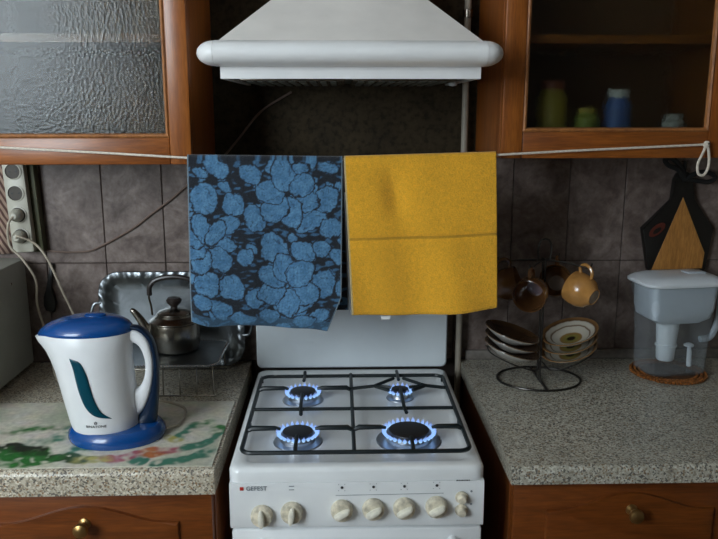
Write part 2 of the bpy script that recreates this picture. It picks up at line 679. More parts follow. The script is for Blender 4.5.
def arch_panel(x0, x1, z0, zc, zp):
    """raised panel outline with an eyebrow top"""
    pts = [(x0, z0), (x1, z0), (x1, zc)]
    w_ = x1 - x0
    fl = .10 * w_
    pts.append((x1 - fl, zc + .002))
    n = 18
    for k in range(1, n):
        t = k / n
        pts.append((x1 - fl - t * (w_ - 2 * fl), zc + .002 + (zp - zc) * (math.sin(math.pi * t) ** 1.6)))
    pts += [(x0 + fl, zc + .002), (x0, zc)]
    return pts


def base_cabinet(x0, x1, top, label):
    t = thing('base_cabinet', ((x0 + x1) / 2, -.3, 0), label, 'cabinet')
    yb = -.604
    for a in (x0, x1 - .018):
        bm = new(); box(bm, a, a + .018, yb, -.02, .0, top, .001, 1); part('side_panel', bm, 'base_wood_shaded_v', t)
    bm = new(); box(bm, x0 + .018, x1 - .018, -.03, -.02, .08, top); part('back_panel', bm, 'wood_inside', t)
    bm = new(); box(bm, x0 + .018, x1 - .018, yb, -.03, .08, .098); part('bottom_panel', bm, 'wood_inside', t)
    bm = new(); box(bm, x0 + .018, x1 - .018, -.56, -.545, 0, .08); part('plinth', bm, 'base_wood_shaded_h', t)
    # drawer
    d0, d1 = x0 + .003, x1 - .003
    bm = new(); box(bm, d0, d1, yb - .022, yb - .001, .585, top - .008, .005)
    d = part('drawer', bm, 'base_wood_shaded_h', t)
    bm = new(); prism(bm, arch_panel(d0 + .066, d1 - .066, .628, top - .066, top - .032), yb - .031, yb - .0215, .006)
    part('raised_panel', bm, 'base_wood_shaded_h', d)
    xm = (d0 + d1) / 2
    bm = new()
    lathe(bm, [(.012, 0), (.0115, .003), (.0065, .006), (.006, .014), (.012, .020), (.0150, .026), (.0135, .032), (.007, .036), (0, .037)], 20,
          Matrix.Translation((xm, yb - .0305, top - .064)) @ Matrix.Rotation(R(90), 4, 'X'))
    part('knob', bm, 'brass', d)
    # door
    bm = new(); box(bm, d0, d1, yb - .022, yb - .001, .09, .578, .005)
    d = part('door', bm, 'base_wood_shaded_v', t)
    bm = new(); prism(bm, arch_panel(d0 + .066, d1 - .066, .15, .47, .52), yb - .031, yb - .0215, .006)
    part('raised_panel', bm, 'base_wood_shaded_v', d)
    bm = new()
    lathe(bm, [(.012, 0), (.0065, .006), (.006, .014), (.0150, .026), (.007, .036), (0, .037)], 16,
          Matrix.Translation((d1 - .04, yb - .0215, .54)) @ Matrix.Rotation(R(90), 4, 'X'))
    part('knob', bm, 'brass', d)
    return t


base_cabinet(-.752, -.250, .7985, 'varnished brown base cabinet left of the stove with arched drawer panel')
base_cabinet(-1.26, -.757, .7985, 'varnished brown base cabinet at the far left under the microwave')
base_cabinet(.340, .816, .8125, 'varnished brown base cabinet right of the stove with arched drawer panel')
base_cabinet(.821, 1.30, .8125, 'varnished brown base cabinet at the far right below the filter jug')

# ------------------------------------------------------------------ upper cabinets
def upper_cabinet(x0, x1, z0, shelf_z, hinge, label):
    t = thing('upper_cabinet', ((x0 + x1) / 2, -.15, z0), label, 'cabinet')
    z1 = z0 + .72
    for a in (x0, x1 - .018):
        bm = new(); box(bm, a, a + .018, -.30, -.001, z0, z1, .001, 1); part('side_panel', bm, 'wood_v', t)
    bm = new(); box(bm, x0 + .018, x1 - .018, -.30, -.001, z0, z0 + .018); part('bottom_panel', bm, 'wood_h', t)
    bm = new(); box(bm, x0 + .018, x1 - .018, -.30, -.001, z1 - .018, z1); part('top_panel', bm, 'wood_h', t)
    bm = new(); box(bm, x0 + .018, x1 - .018, -.008, -.001, z0 + .018, z1 - .018); part('back_panel', bm, 'wood_inside', t)
    bm = new(); box(bm, x0 + .018, x1 - .018, -.285, -.008, shelf_z, shelf_z + .018); part('shelf', bm, 'wood_h', t)
    # door frame: two stiles and two rails, mitred bead round the glass
    s, r = .047, .058
    dr = bpy.data.objects.new('door', None)
    col.objects.link(dr)
    dr.parent = t
    WMAT[dr.name] = WMAT[t.name].copy()
    for (a, b, c, d) in ((x0, x0 + s, z0, z1), (x1 - s, x1, z0, z1)):
        bm = new(); box(bm, a, b, -.3215, -.3015, c, d, .004); part('stile', bm, 'wood_v', dr)
    for c, d in ((z0, z0 + r), (z1 - r, z1)):
        bm = new(); box(bm, x0 + s, x1 - s, -.3195, -.3015, c, d, .003); part('rail', bm, 'wood_h', dr)
    gx0, gx1, gz0, gz1 = x0 + s, x1 - s, z0 + r, z1 - r
    bm = new()
    rings = []
    for off, y in ((0.0, -.3195), (.003, -.322), (.007, -.320), (.009, -.3125), (.0, -.3125)):
        rings.append([(gx0 + off, y, gz0 + off), (gx1 - off, y, gz0 + off), (gx1 - off, y, gz1 - off), (gx0 + off, y, gz1 - off)])
    loft(bm, rings, False, False)
    part('bead', bm, 'wood_bead', dr)
    bm = new(); box(bm, gx0 - .003, gx1 + .003, -.3115, -.3075, gz0 - .003, gz1 + .003); part('pane', bm, 'rolled_glass', dr)
    bm = new()
    hx = x0 + .024 if hinge == 'r' else x1 - .024
    lathe(bm, [(.011, 0), (.006, .006), (.006, .014), (.0145, .026), (.007, .035), (0, .036)], 16,
          Matrix.Translation((hx, -.3213, z0 + .30)) @ Matrix.Rotation(R(90), 4, 'X'))
    return t, dr, bm


wood('wood_bead', (0.26, 0.09, 0.022), (0.40, 0.15, 0.04), (0.5, 0.2, 0.06), (8, 8, 4))
tl, dl, bmk = upper_cabinet(-.832, -.320, 1.409, 1.668, 'l', 'varnished orange brown wall cabinet left of the hood with rippled glass door')
bmk.free()
tr_, dr_, bmk = upper_cabinet(.356, .862, 1.421, 1.668, 'r', 'dark orange brown wall cabinet right of the hood with rippled glass door')
bmk.free()


def jar(name, x, y, z, r, h, mat, lid, label, cat):
    t = thing(name, (x, y, z), label, cat, 'jars and packets inside the right wall cabinet')
    bm = new(); lathe(bm, [(r * .92, 0), (r, .006), (r, h * .75), (r * .72, h * .86), (r * .72, h * .88)], 20); part('body', bm, mat, t, True)
    bm = new(); lathe(bm, [(r * .78, h * .88), (r * .78, h), (r * .7, h * 1.01), (0, h * 1.01)], 20); part('lid', bm, lid, t, True)
    return t


ZS = 1.4395
jar('jar', .496, -.20, ZS, .034, .15, 'jar_yellow', 'jar_lid', 'tall yellow jar standing behind the right cabinet glass', 'jar')
jar('jar', .578, -.21, ZS, .028, .09, 'jar_green', 'jar_yellow', 'short yellow green jar between two others behind the right cabinet glass', 'jar')
jar('bottle', .652, -.20, ZS, .030, .13, 'jar_blue', 'jar_white', 'blue bottle with a pale cap behind the right cabinet glass', 'bottle')
jar('jar', .79, -.19, ZS, .026, .075, 'jar_white', 'jar_white', 'small pale jar at the right end behind the right cabinet glass', 'jar')

# ------------------------------------------------------------------ cooker hood
hood = thing('cooker_hood', (.025, -.25, 1.588), 'white pyramid cooker hood with rounded front bar above the stove', 'cooker hood')
HX0, HX1 = -.231, .281
bm = new()
loft(bm, [[(HX0, -.468, 1.612), (HX1, -.468, 1.612), (HX1, -.001, 1.612), (HX0, -.001, 1.612)],
          [(HX0, -.468, 1.658), (HX1, -.468, 1.658), (HX1, -.001, 1.658), (HX0, -.001, 1.658)],
          [(-.085, -.25, 1.805), (.135, -.25, 1.805), (.135, -.001, 1.805), (-.085, -.001, 1.805)]])
part('canopy', bm, 'hood_cone', hood, smooth=0)
bm = new(); box(bm, -.08, .13, -.245, -.001, 1.805, 2.55, .004); part('chimney', bm, 'hood_cone', hood)
# bullnose bar along the front
bm = new()
sec = [(-.462 - (.046) * math.sin(R(a)) ** .8 if 0 < a < 180 else -.462, 1.6335 + .0245 * math.cos(R(a))) for a in range(0, 181, 12)]
loft(bm, [[(x, y, z) for y, z in sec] for x in (-.238, .286)])
part('front_bar', bm, 'hood_white', hood)
for sx, xe in ((-1, -.2385), (1, .2865)):
    bm = new()
    rings = []
    for k in range(0, 8):
        a = R(90 * k / 8)
        rings.append([(xe + sx * .036 * math.sin(a), -.462 + (y + .462) * math.cos(a), 1.6335 + (z - 1.6335) * (.985 * math.cos(a))) for y, z in sec])
    rings.append([(xe + sx * .036, -.462, 1.6335)] * len(sec))
    loft(bm, rings, True, False)
    bmesh.ops.remove_doubles(bm, verts=bm.verts, dist=1e-5)
    part('end_cap', bm, 'hood_white', hood)
# skirt: four thin walls
bm = new()
for a, b, c, d in ((HX0, HX1, -.460, -.452), (HX0, HX0 + .008, -.452, -.002), (HX1 - .008, HX1, -.452, -.002)):
    box(bm, a, b, c, d, 1.586, 1.6115)
part('skirt', bm, 'hood_white', hood)
bm = new(); box(bm, HX0 + .008, HX1 - .008, -.452, -.002, 1.590, 1.610)
part('underside', bm, 'hood_under', hood)
for k in range(2):
    bm = new()
    a = HX0 + .03 + k * .23
    box(bm, a, a + .215, -.40, -.07, 1.584, 1.590, .002)
    f = part('grease_filter', bm, 'steel_dark', hood)
    bm = new()
    for j in range(9):
        box(bm, a + .012 + j * .0215, a + .024 + j * .0215, -.385, -.085, 1.582, 1.5845)
    part('filter_mesh', bm, 'hood_under', f)
bm = new(); lathe(bm, [(.010, 0), (.011, -.006), (.008, -.011), (0, -.0125)], 20, Matrix.Translation((.258, -.24, 1.590)))
part('lamp_cover', bm, 'enamel_lid', hood)

# gas pipe on the wall
pipe = thing('gas_pipe', (.322, -.03, .02), 'pale vertical gas pipe on the wall beside the right cabinet', 'pipe')
bm = new(); tube(bm, [(.322, -.03, .02), (.322, -.03, ZC - .001)], .0085, 12); part('tube', bm, 'gas_pipe', pipe)
for z in (1.0, 1.75):
    bm = new(); tube(bm, [(.322, -.03, z), (.322, -.03, z + .018)], .012, 12); box(bm, .318, .326, -.03, -.0008, z + .003, z + .015); part('clip', bm, 'steel_dark', pipe)

# ------------------------------------------------------------------ gas stove
SX0, SX1, SYF, SYB = -.217, .281, -.645, -.075
stove = thing('gas_stove', (.032, -.36, 0), 'white four burner gas stove with all flames lit', 'stove')
bm = new(); box(bm, SX0 + .004, SX1 - .004, SYF + .03, SYB, .03, .82, .004); part('body', bm, 'enamel', stove)
for a in (SX0 + .05, SX1 - .05):
    for b in (SYF + .09, SYB - .06):
        bm = new(); lathe(bm, [(.018, 0), (.018, .012), (.01, .014), (.01, .032)], 14, Matrix.Translation((a, b, 0))); part('foot', bm, 'black_plastic', stove)
# cooktop: pressed tray with rounded lip
cx, cy = (SX0 + SX1) / 2, (SYF + SYB) / 2
hx, hy = (SX1 - SX0) / 2, (SYB - SYF) / 2
bm = new()
rings = []
for inset, z in ((.0, .822), (.0, .842), (.003, .848), (.008, .851), (.026, .851), (.032, .8485), (.038, .846), (.09, .8455)):
    rings.append([(x, y, z) for x, y in rrect(cx, cy, hx - inset, hy - inset, max(.022 - inset * .2, .01))])
loft(bm, rings, True, True)
part('cooktop', bm, 'enamel', stove)
# control panel, tilted a little
bm = new()
sec = [(SYF - .002, .8215), (SYF - .004, .812), (SYF - .006, .735), (SYF - .003, .728), (SYF + .03, .728), (SYF + .03, .8215)]
loft(bm, [[(SX0 + .002, y, z) for y, z in sec], [(SX1 - .002, y, z) for y, z in sec]])
part('control_panel', bm, 'enamel', stove)
PY = SYF - .0065


def knob(x, z, ang):
    base = Matrix.Translation((x, PY + .001, z)) @ Matrix.Rotation(R(90), 4, 'X')
    bm = new()
    lathe(bm, [(.0215, 0), (.022, .004), (.021, .011), (.0185, .015), (.012, .0165), (0, .017)], 28, base)
    k = part('knob', bm, 'knob_cream', stove)
    bm = new()
    for_ring = []
    for s, h in ((1.0, .013), (.95, .024), (.8, .0285), (.45, .030)):
        for_ring.append([base @ Matrix.Rotation(R(ang), 4, 'Z') @ Vector((.0062 * s * math.copysign(abs(math.cos(a)) ** .8, math.cos(a)),
                                                                          .0175 * s * math.sin(a), h)) for a in [2 * math.pi * q / 20 for q in range(20)]])
    loft(bm, for_ring)
    part('grip', bm, 'grip_cream', k)


KN = [(-.153, .757, 4), (-.095, .763, -8), (.002, .766, -62), (.063, .768, -60), (.123, .769, -62), (.186, .771, -64)]
for x, z, a in KN:
    knob(x, z, a)
for z in (.789, .762):
    bm = new(); lathe(bm, [(.0125, 0), (.0125, .003), (.009, .004), (.009, .013), (.007, .016), (0, .0165)], 20,
                      Matrix.Translation((.235, PY + .001, z)) @ Matrix.Rotation(R(90), 4, 'X'))
    part('button', bm, 'knob_cream', stove)


def flat_mark(parent, mat, name, polys, y, th=.0006):
    bm = new()
    for p in polys:
        prism(bm, p, y - th, y)
    return part(name, bm, mat, parent, smooth=0)


def disc(x, z, r, n=12):
    return [(x + r * math.cos(2 * math.pi * k / n), z + r * math.sin(2 * math.pi * k / n)) for k in range(n)]


for i, (x, z) in enumerate(((.002, .812), (.063, .8125), (.123, .813), (.186, .814))):
    flat_mark(stove, 'print_dark', 'burner_mark', [disc(x + .0005, z, .0028)], PY + .0017)
    sq = []
    for j, (ax, az) in enumerate(((-1, 1), (1, 1), (-1, -1), (1, -1))):
        sq.append(disc(x + .0075 * ax * .8, z + .0065 * az, .0008, 6))
    flat_mark(stove, 'print_grey', 'burner_mark', sq, PY + .0017)
flat_mark(stove, 'print_grey', 'printed_line', [[(-.01, .7955), (.2, .7975), (.2, .7982), (-.01, .7962)]], PY + .0012)
flat_mark(stove, 'print_red', 'brand_mark', [[(-.1945, .8085), (-.1875, .8085), (-.1875, .8155), (-.1945, .8155)]], PY + .0017)
flat_mark(stove, 'print_grey', 'oven_mark', [[(-.1, .808), (-.09, .808), (-.09, .8095), (-.1, .8095)], [(-.1, .8155), (-.09, .8155), (-.09, .817), (-.1, .817)]], PY + .0017)
for dx, dz in ((.254, .801), (.254, .774)):
    flat_mark(stove, 'print_grey', 'button_mark', [disc(dx, dz, .0022, 8)], PY + .0012)


def panel_text(s, x, z, size, mat):
    bm = text_mesh('lettering', s, size)
    bmesh.ops.transform(bm, matrix=Matrix.Translation((x, PY + .0012, z)) @ Matrix.Rotation(R(90), 4, 'X'), verts=bm.verts)
    part('lettering', bm, mat, stove, smooth=0)


panel_text('GEFEST', -.1625, .812, .0125, 'print_grey')
flat_mark(stove, 'print_dark', 'printed_line', [[(x, .8222), (x + w_, .8222), (x + w_, .8242), (x, .8242)] for x, w_ in ((.2245, .004), (.2295, .003), (.2335, .005), (.2395, .003), (.2435, .004), (.2485, .002))], PY + .0035)

# oven door
bm = new(); box(bm, SX0 + .004, SX1 - .004, SYF - .006, SYF + .028, .25, .7245, .006)
dv = part('oven_door', bm, 'enamel', stove)
bm = new(); box(bm, SX0 + .07, SX1 - .07, SYF - .008, SYF - .0055, .33, .62, .002); part('oven_window', bm, 'microwave_dark', dv)
bm = new()
hp = [(.032 + t * .19, SYF - .03 - .02 * (1 - t * t), .700 + .006 * (1 - t * t)) for t in [-1 + k / 10 for k in range(21)]]
tube(bm, hp, .0095, 12)
for s in (-1, 1):
    tube(bm, [(.032 + s * .188, SYF - .005, .699), (.032 + s * .188, SYF - .032, .700)], .009, 10)
part('door_handle', bm, 'enamel', dv)
bm = new(); box(bm, SX0 + .004, SX1 - .004, SYF - .004, SYF + .028, .06, .243, .006); part('storage_drawer', bm, 'enamel', stove)

# raised lid
bm = new()
rings = []
lidp = rrect(.032, 1.085, .253, .234, .015)
for ins, y in ((.002, -.050), (0, -.053), (0, -.064), (.003, -.067)):
    rings.append([(.032 + (x - .032) * (1 - ins / .25), y, 1.085 + (z - 1.085) * (1 - ins / .23)) for x, z in lidp])
loft(bm, rings)
lid = part('lid', bm, 'enamel_lid', stove)
# burners: base ring, cap, flame
BUR = [(-.089, -.28, .034, 22), (.144, -.273, .023, 16), (-.089, -.512, .036, 24), (.144, -.511, .048, 30)]
for bx, by, br, nj in BUR:
    bm = new()
    lathe(bm, [(br * 1.45, .8455), (br * 1.4, .8475), (br * 1.02, .849), (br * .92, .853), (br * .92, .8605), (br * .98, .8615), (br * .98, .8645), (br * .6, .8655), (0, .8655)], 36,
          Matrix.Translation((bx, by, 0)))
    b_ = part('burner', bm, 'burner_metal', stove)
    bm = new()
    lathe(bm, [(br * .86, .8645), (br * .90, .866), (br * .88, .8695), (br * .7, .8710), (0, .8714)], 36, Matrix.Translation((bx, by, 0)))
    part('burner_cap', bm, 'burner_cap', b_)
    bm = new()
    for k in range(nj):
        a = 2 * math.pi * (k + .3) / nj
        d = Vector((math.cos(a), math.sin(a), 0))
        h = .0115 * random.uniform(.85, 1.2)
        p0 = Vector((bx, by, .8625)) + d * br * .99
        path = [p0, p0 + d * .004 + Vector((0, 0, .0015)), p0 + d * .0075 + Vector((0, 0, h * .45)), p0 + d * .0085 + Vector((0, 0, h))]
        wdt = 2 * math.pi * br / nj * .42
        tube(bm, path, [.0012, wdt, wdt * .8, .0004], 6)
    tag(part('flame', bm, 'flame', b_), kind='stuff')
    bm = new(); tube(bm, [(bx + br * 1.25, by + .012, .846), (bx + br * 1.25, by + .012, .860)], .0022, 8); part('igniter', bm, 'knob_cream', b_)

# grate: rod frame, bars and fingers
GZ = .868
gr_bm = new()
gx0, gx1, gy0, gy1 = -.196, .258, -.612, -.178
tube(gr_bm, [(x, y, GZ) for x, y in rrect((gx0 + gx1) / 2, (gy0 + gy1) / 2, (gx1 - gx0) / 2, (gy1 - gy0) / 2, .022)], .0046, 8, True)
grate = part('pan_grate', gr_bm, 'grate_black', stove)
gm = (gx0 + gx1) / 2 - .004
ym = -.392


def bar(name, pts, r=.0042):
    bm = new(); tube(bm, pts, r, 8); return part(name, bm, 'grate_black', grate)


bar('cross_bar', [(gm, gy0, GZ), (gm, gy1 + .012, GZ)])
bar('cross_bar', [(gx0, ym, GZ), (gx1, ym, GZ)])
GH = GZ + .006
for bx, by, br, nj in BUR:
    small = br < .03
    ins = br * 1.0
    if small:      # four-armed fork for the small burner
        for sx in (-1, 1):
            bar('grate_finger', [(bx + sx * .112 if sx > 0 else gm, by + .006, GZ), (bx + sx * .062, by + .006, GH), (bx + sx * .012, by + .058, GH)])
            bar('grate_finger', [(bx + sx * .062, by + .006, GH), (bx + sx * .022, by - .004, GH)])
            bar('grate_finger', [(bx + sx * .062, by + .006, GH), (bx + sx * .028, by - .024, GH)])
        bar('grate_finger', [(bx, gy1 + .015, GH), (bx, by + .055, GH), (bx, by + .048, GH)])
        bar('grate_finger', [(bx + .003, ym - .026, GZ), (bx, ym, GZ + .002), (bx, by - .016, GH)])
    else:
        xl = gx0 if bx < gm else gm
        xr = gm if bx < gm else gx1
        bar('grate_finger', [(xl, by + .004, GZ), (xl + .012, by + .004, GH), (bx - ins - .012, by + .004, GH), (bx - ins, by + .004, GH - .002)], [.0042, .006, .0052, .0032])
        bar('grate_finger', [(xr, by + .004, GZ), (xr - .012, by + .004, GH), (bx + ins + .012, by + .004, GH), (bx + ins, by + .004, GH - .002)], [.0042, .006, .0052, .0032])
        if by < ym:
            bar('grate_finger', [(bx, gy0, GZ), (bx, gy0 + .012, GH), (bx, by - ins, GH)])
        else:
            bar('grate_finger', [(bx + .002, ym - .03, GZ), (bx, ym, GZ + .003), (bx, by - ins, GH)])
            bar('grate_finger', [(bx, gy1 + .015, GH), (bx, gy1, GZ), (bx, by + ins + .02, GH)])
for x in (gx0 + .0, gx1 - .0):
    for y in (-.45, gy1 - .0):
        bm = new(); tube(bm, [(x, y, .8465), (x, y, GZ)], .003, 8); part('grate_foot', bm, 'grate_black', grate)

# ------------------------------------------------------------------ clothes line and towels
RY = -.352
def rope_z(x):
    pts = [(-.832, 1.453), (-.323, 1.4255), (.0, 1.4215), (.345, 1.431), (.845, 1.4535)]
    for (a, b), (c, d) in zip(pts, pts[1:]):
        if a <= x <= c:
            return b + (d - b) * (x - a) / (c - a)
    return pts[-1][1]


rope = thing('clothes_line', (0, RY, 1.42), 'pale cotton cord strung across the fronts of both wall cabinets', 'cord')
bm = new()
tube(bm, [(-.822, -.330, 1.4525)] + [(x, RY + (.018 if x < -.4 or x > .45 else 0), rope_z(x)) for x in (-.7, -.5, -.323, -.15, 0, .15, .345, .5, .65)] + [(.806, -.332, 1.4515)], .0026, 8)
part('line', bm, 'rope', rope)
bm = new()
tube(bm, smooth_path([(.806, -.332, 1.4515), (.800, -.334, 1.435), (.790, -.335, 1.41), (.793, -.335, 1.388), (.806, -.335, 1.386), (.814, -.335, 1.405), (.813, -.334, 1.43), (.808, -.333, 1.452)]), .0030, 8)
part('loop', bm, 'rope', rope)
bm = new(); lathe(bm, [(.003, -.008), (.006, -.005), (.007, 0), (.006, .005), (.003, .008)], 12, Matrix.Translation((.8065, -.3325, 1.4515))); part('knot', bm, 'rope', rope)
for x in (-.822, .8075):
    bm = new(); tube(bm, [(x, -.3195, 1.4525), (x, -.341, 1.4535)], .0018, 8); part('nail', bm, 'steel_dark', rope)


def towel(name, xl, xr, zt, front, back, colour, wave, mat, th, label, nx, nv, shape_x=None):
    """sheet folded over the line: v runs from the front hem over the line to the back hem"""
    rad = .0075
    arc = math.pi * rad
    total = front + arc + back
    bm = new()
    cl = bm.verts.layers.float_color.new('Col')
    grid = []
    for j in range(nv + 1):
        s = total * j / nv
        row = []
        for i in range(nx + 1):
            u = i / nx
            fr_, bk = front(u) if callable(front) else front, back
            x = xl + (xr - xl) * u
            if s <= front:
                d = front - s
                y, z, side = RY - rad, zt - rad - d, 0
            elif s <= front + arc:
                a = (s - front) / rad
                y, z, side, d = RY - rad * math.cos(a), zt - rad + rad * math.sin(a), 0, 0
            else:
                d = s - front - arc
                y, z, side = RY + rad, zt - rad - d, 1
            z += rope_z(x) - rope_z((xl + xr) / 2)
            x, y, z = wave(u, x, y, z, d, side)
            v = bm.verts.new((x, y, z))
            v[cl] = (*colour(u, x, z, d, side), 1)
            row.append(v)
        grid.append(row)
    for a, b in zip(grid, grid[1:]):
        for i in range(nx):
            bm.faces.new((a[i], a[i + 1], b[i + 1], b[i]))
    o = single(name, bm, mat, label, 'towel', smooth=180)
    md = o.modifiers.new('thickness', 'SOLIDIFY')
    md.thickness = th
    md.offset = 0
    return o


# --- blue towel: woven flowers, laid out as petals (cx, cy, rx, ry, angle) on the cloth in mm
PET = []
rnd = random.Random(11)
def flower(cx, cy, rad, n, a0=0, k=.95):
    for i in range(n):
        a = a0 + 360 * i / n + rnd.uniform(-9, 9)
        r = rad * rnd.uniform(.88, 1.1)
        PET.append((cx + .60 * r * math.cos(R(a)), cy + .60 * r * math.sin(R(a)), r * .54, r * .52 * k * 5 / max(n, 5), a, (cx, cy)))


def rose(cx, cy, rx, ry, a):
    PET.append((cx, cy, rx, ry, a, (cx - rx * .2 * math.cos(R(a)), cy - ry * .5)))


# px to mm on the cloth: 1 px is about 2.15 mm
def pm(px, py):
    return ((px - 188) * 2.15, (py - 156) * 2.25)


for gy in range(12):                      # underlying smaller leaves
    for gx in range(10):
        if rnd.random() < .45:
            rose(gx * 37 + rnd.uniform(-12, 12) - 2, gy * 33 + rnd.uniform(-10, 10), rnd.uniform(14, 24), rnd.uniform(9, 15), rnd.uniform(0, 180))
for px, py, rx, ry, a in ((203, 194, 13, 15, 10), (233, 199, 12, 11, 70), (206, 277, 13, 13, 0), (230, 281, 14, 11, 50), (254, 212, 13, 10, 60), (225, 219, 14, 9, -20),
                          (250, 170, 12, 9, 20), (217, 164, 15, 8, 35), (276, 161, 12, 7, -25), (308, 213, 20, 9, -15), (272, 240, 15, 13, 55), (302, 242, 13, 10, 20),
                          (330, 219, 9, 11, 60), (328, 163, 12, 6, 10), (326, 192, 11, 13, 40), (323, 274, 12, 14, 30), (256, 290, 10, 12, 70), (298, 294, 20, 9, -15),
                          (218, 302, 13, 9, 40), (200, 296, 9, 8, 0), (240, 312, 14, 6, 5), (268, 308, 12, 7, 0), (326, 305, 8, 11, 80), (322, 240, 10, 8, 30), (338, 245, 8, 8, 0),
                          (196, 220, 10, 7, 20), (244, 250, 8, 9, 30), (310, 311, 13, 7, 0), (194, 318, 10, 6, 0), (285, 320, 14, 6, 0), (200, 169, 9, 5, 30), (300, 163, 10, 6, 0)):
    m = pm(px, py)
    rose(m[0], m[1], rx * 2.15 * 1.10, ry * 2.2 * 1.10, a)
for px, py, rad, n, a0 in ((288, 189, 30, 6, 15), (207, 239, 29, 7, 0), (285, 276, 32, 6, 25)):
    m = pm(px, py)
    flower(m[0], m[1], rad * 2.15, n, a0)

B_HI, B_LO, B_DK = (0.095, 0.235, 0.40), (0.055, 0.155, 0.29), (0.010, 0.014, 0.022)


def blue_colour(u, x, z, d, side):
    mx, my = u * 331, (d * 1000 if side == 0 else 700 - d * 900)
    nv = Vector((mx * .035, my * .035, 3 + side * 7))
    wx = mx + 6 * noise.noise(nv) + 3.0 * noise.noise(nv * 4.1)
    wy = my + 6 * noise.noise(nv + Vector((17, 0, 0))) + 3.0 * noise.noise(nv * 4.1 + Vector((9, 0, 0)))
    best = None
    for cx_, cy_, rx, ry, a, ctr in reversed(PET):
        dx, dy = wx - cx_, wy - cy_
        if abs(dx) > 75 or abs(dy) > 75:
            continue
        ca, sa = math.cos(R(a)), math.sin(R(a))
        p, q = dx * ca + dy * sa, -dx * sa + dy * ca
        f = math.hypot(p / rx, q / ry)
        if f < 1.0:
            best = (f, p, q, rx, ry)
            break
    fine = noise.noise(Vector((mx * .25, my * .25, 1)))
    if best is None:
        s = noise.noise(Vector((mx * .05 + my * .02, my * .13, 9)))
        t = max(0, min(1, (s - .12) * 5))
        c = [B_DK[i] + (B_LO[i] * .8 - B_DK[i]) * t for i in range(3)]
    else:
        f, p, q, rx, ry = best
        edge = (1 - f) * min(rx, ry)
        edge -= 2.2 * max(0, noise.noise(Vector((p * .10, q * .55, 33 + rx))))
        t = max(0, min(1, (edge - 1.5 - 1.6 * noise.noise(Vector((mx * .05, my * .05, 40)))) / 1.6))
        sh = max(0, min(1, .5 + .9 * noise.noise(Vector((mx * .07, my * .07, 5)))))
        base = [B_LO[i] + (B_HI[i] - B_LO[i]) * sh for i in range(3)]
        # woven veins running out from the petal's root
        vein = abs((q / ry) - .25 * math.sin(p / rx * 3 + rx) - .5 * round((q / ry) / .5))
        if f > .35 and vein < .035 and noise.noise(Vector((mx * .06, my * .06, 21))) > 0:
            t *= .45
        c = [B_DK[i] + (base[i] - B_DK[i]) * t for i in range(3)]
    c = [v_ * (1 + .45 * fine) for v_ in c]
    if d > .346 and side == 0:                # plain woven hem
        c = [.5 * v_ + .5 * w_ for v_, w_ in zip(c, (.05, .13, .22))]
    if u < .008 or u > .992:
        c = [.16, .22, .27]
    return c


def blue_wave(u, x, y, z, d, side):
    g = min(1, d / .3)
    if side == 0:
        y -= g * (.008 + .009 * math.sin(u * 7.5 + .6) + .003 * math.sin(u * 19))
        x -= g * .004
        if u > .5:
            k = max(0, min(1, (d - .29) / .085))
            x -= (u - .5) / .5 * k * .035
        z += -.012 * (u - .35) * g - .002 * math.sin(u * 13) * g
        if u < .12:
            z += (.12 - u) * .06 * g
    else:
        y += g * (.004 + .003 * math.sin(u * 6))
        x += g * .012
    return x, y, z


towel('terry_towel', -.323, .008, 1.4292, .366, .335, blue_colour, blue_wave, 'terry', .0035,
      'blue terry towel with black outlined flowers hanging on the line', 190, 400)

# --- yellow towel
def yellow_colour(u, x, z, d, side):
    n1 = noise.noise(Vector((u * 40, d * 110, 2 + side)))
    n2 = noise.noise(Vector((u * 6, d * 14, 6)))
    k = 1 + .10 * n1 + .08 * n2
    c = (0.86 * k, 0.425 * k, 0.022 * k)
    if side == 0 and .168 < d < .1745:        # woven stripe
        c = tuple(v_ * .68 for v_ in c)
    if d > .332:
        c = tuple(v_ * .88 for v_ in c)
    if u < .01:
        c = (.55, .42, .2)
    return c


def yellow_wave(u, x, y, z, d, side):
    g = min(1, d / .33)
    if side == 0:
        y -= g * (.010 + .010 * math.sin(u * 7.0 + 2.2) + .004 * math.sin(u * 15 - d * 9))
        y += .010 * math.exp(-((u - .30 - d * .35) / .07) ** 2) * math.sin(min(1, d / .16) * math.pi) ** 2
        dd = abs(d - .1715)
        if dd < .007:
            y += .0022 * math.cos(dd / .007 * math.pi / 2)
        x += g * (.016 - .001 * u) * (1 - .2 * u)
        z -= .010 * math.sin(u * math.pi) * g ** 2 - .004 * u * g
    else:
        x += .016 * g
        y += g * .004
    return x, y, z


towel('terry_towel', .0105, .338, 1.4320, .338, .30, yellow_colour, yellow_wave, 'terry', .0040,
      'plain golden yellow terry towel hanging on the line beside the blue one', 150, 300)
ty = [o for o in col.objects if o.name == 'terry_towel.001'][0]
bm = new(); box(bm, .092, .112, -.372, -.3705, 1.070, 1.0775)
part('care_tag', bm, 'window_white', ty)

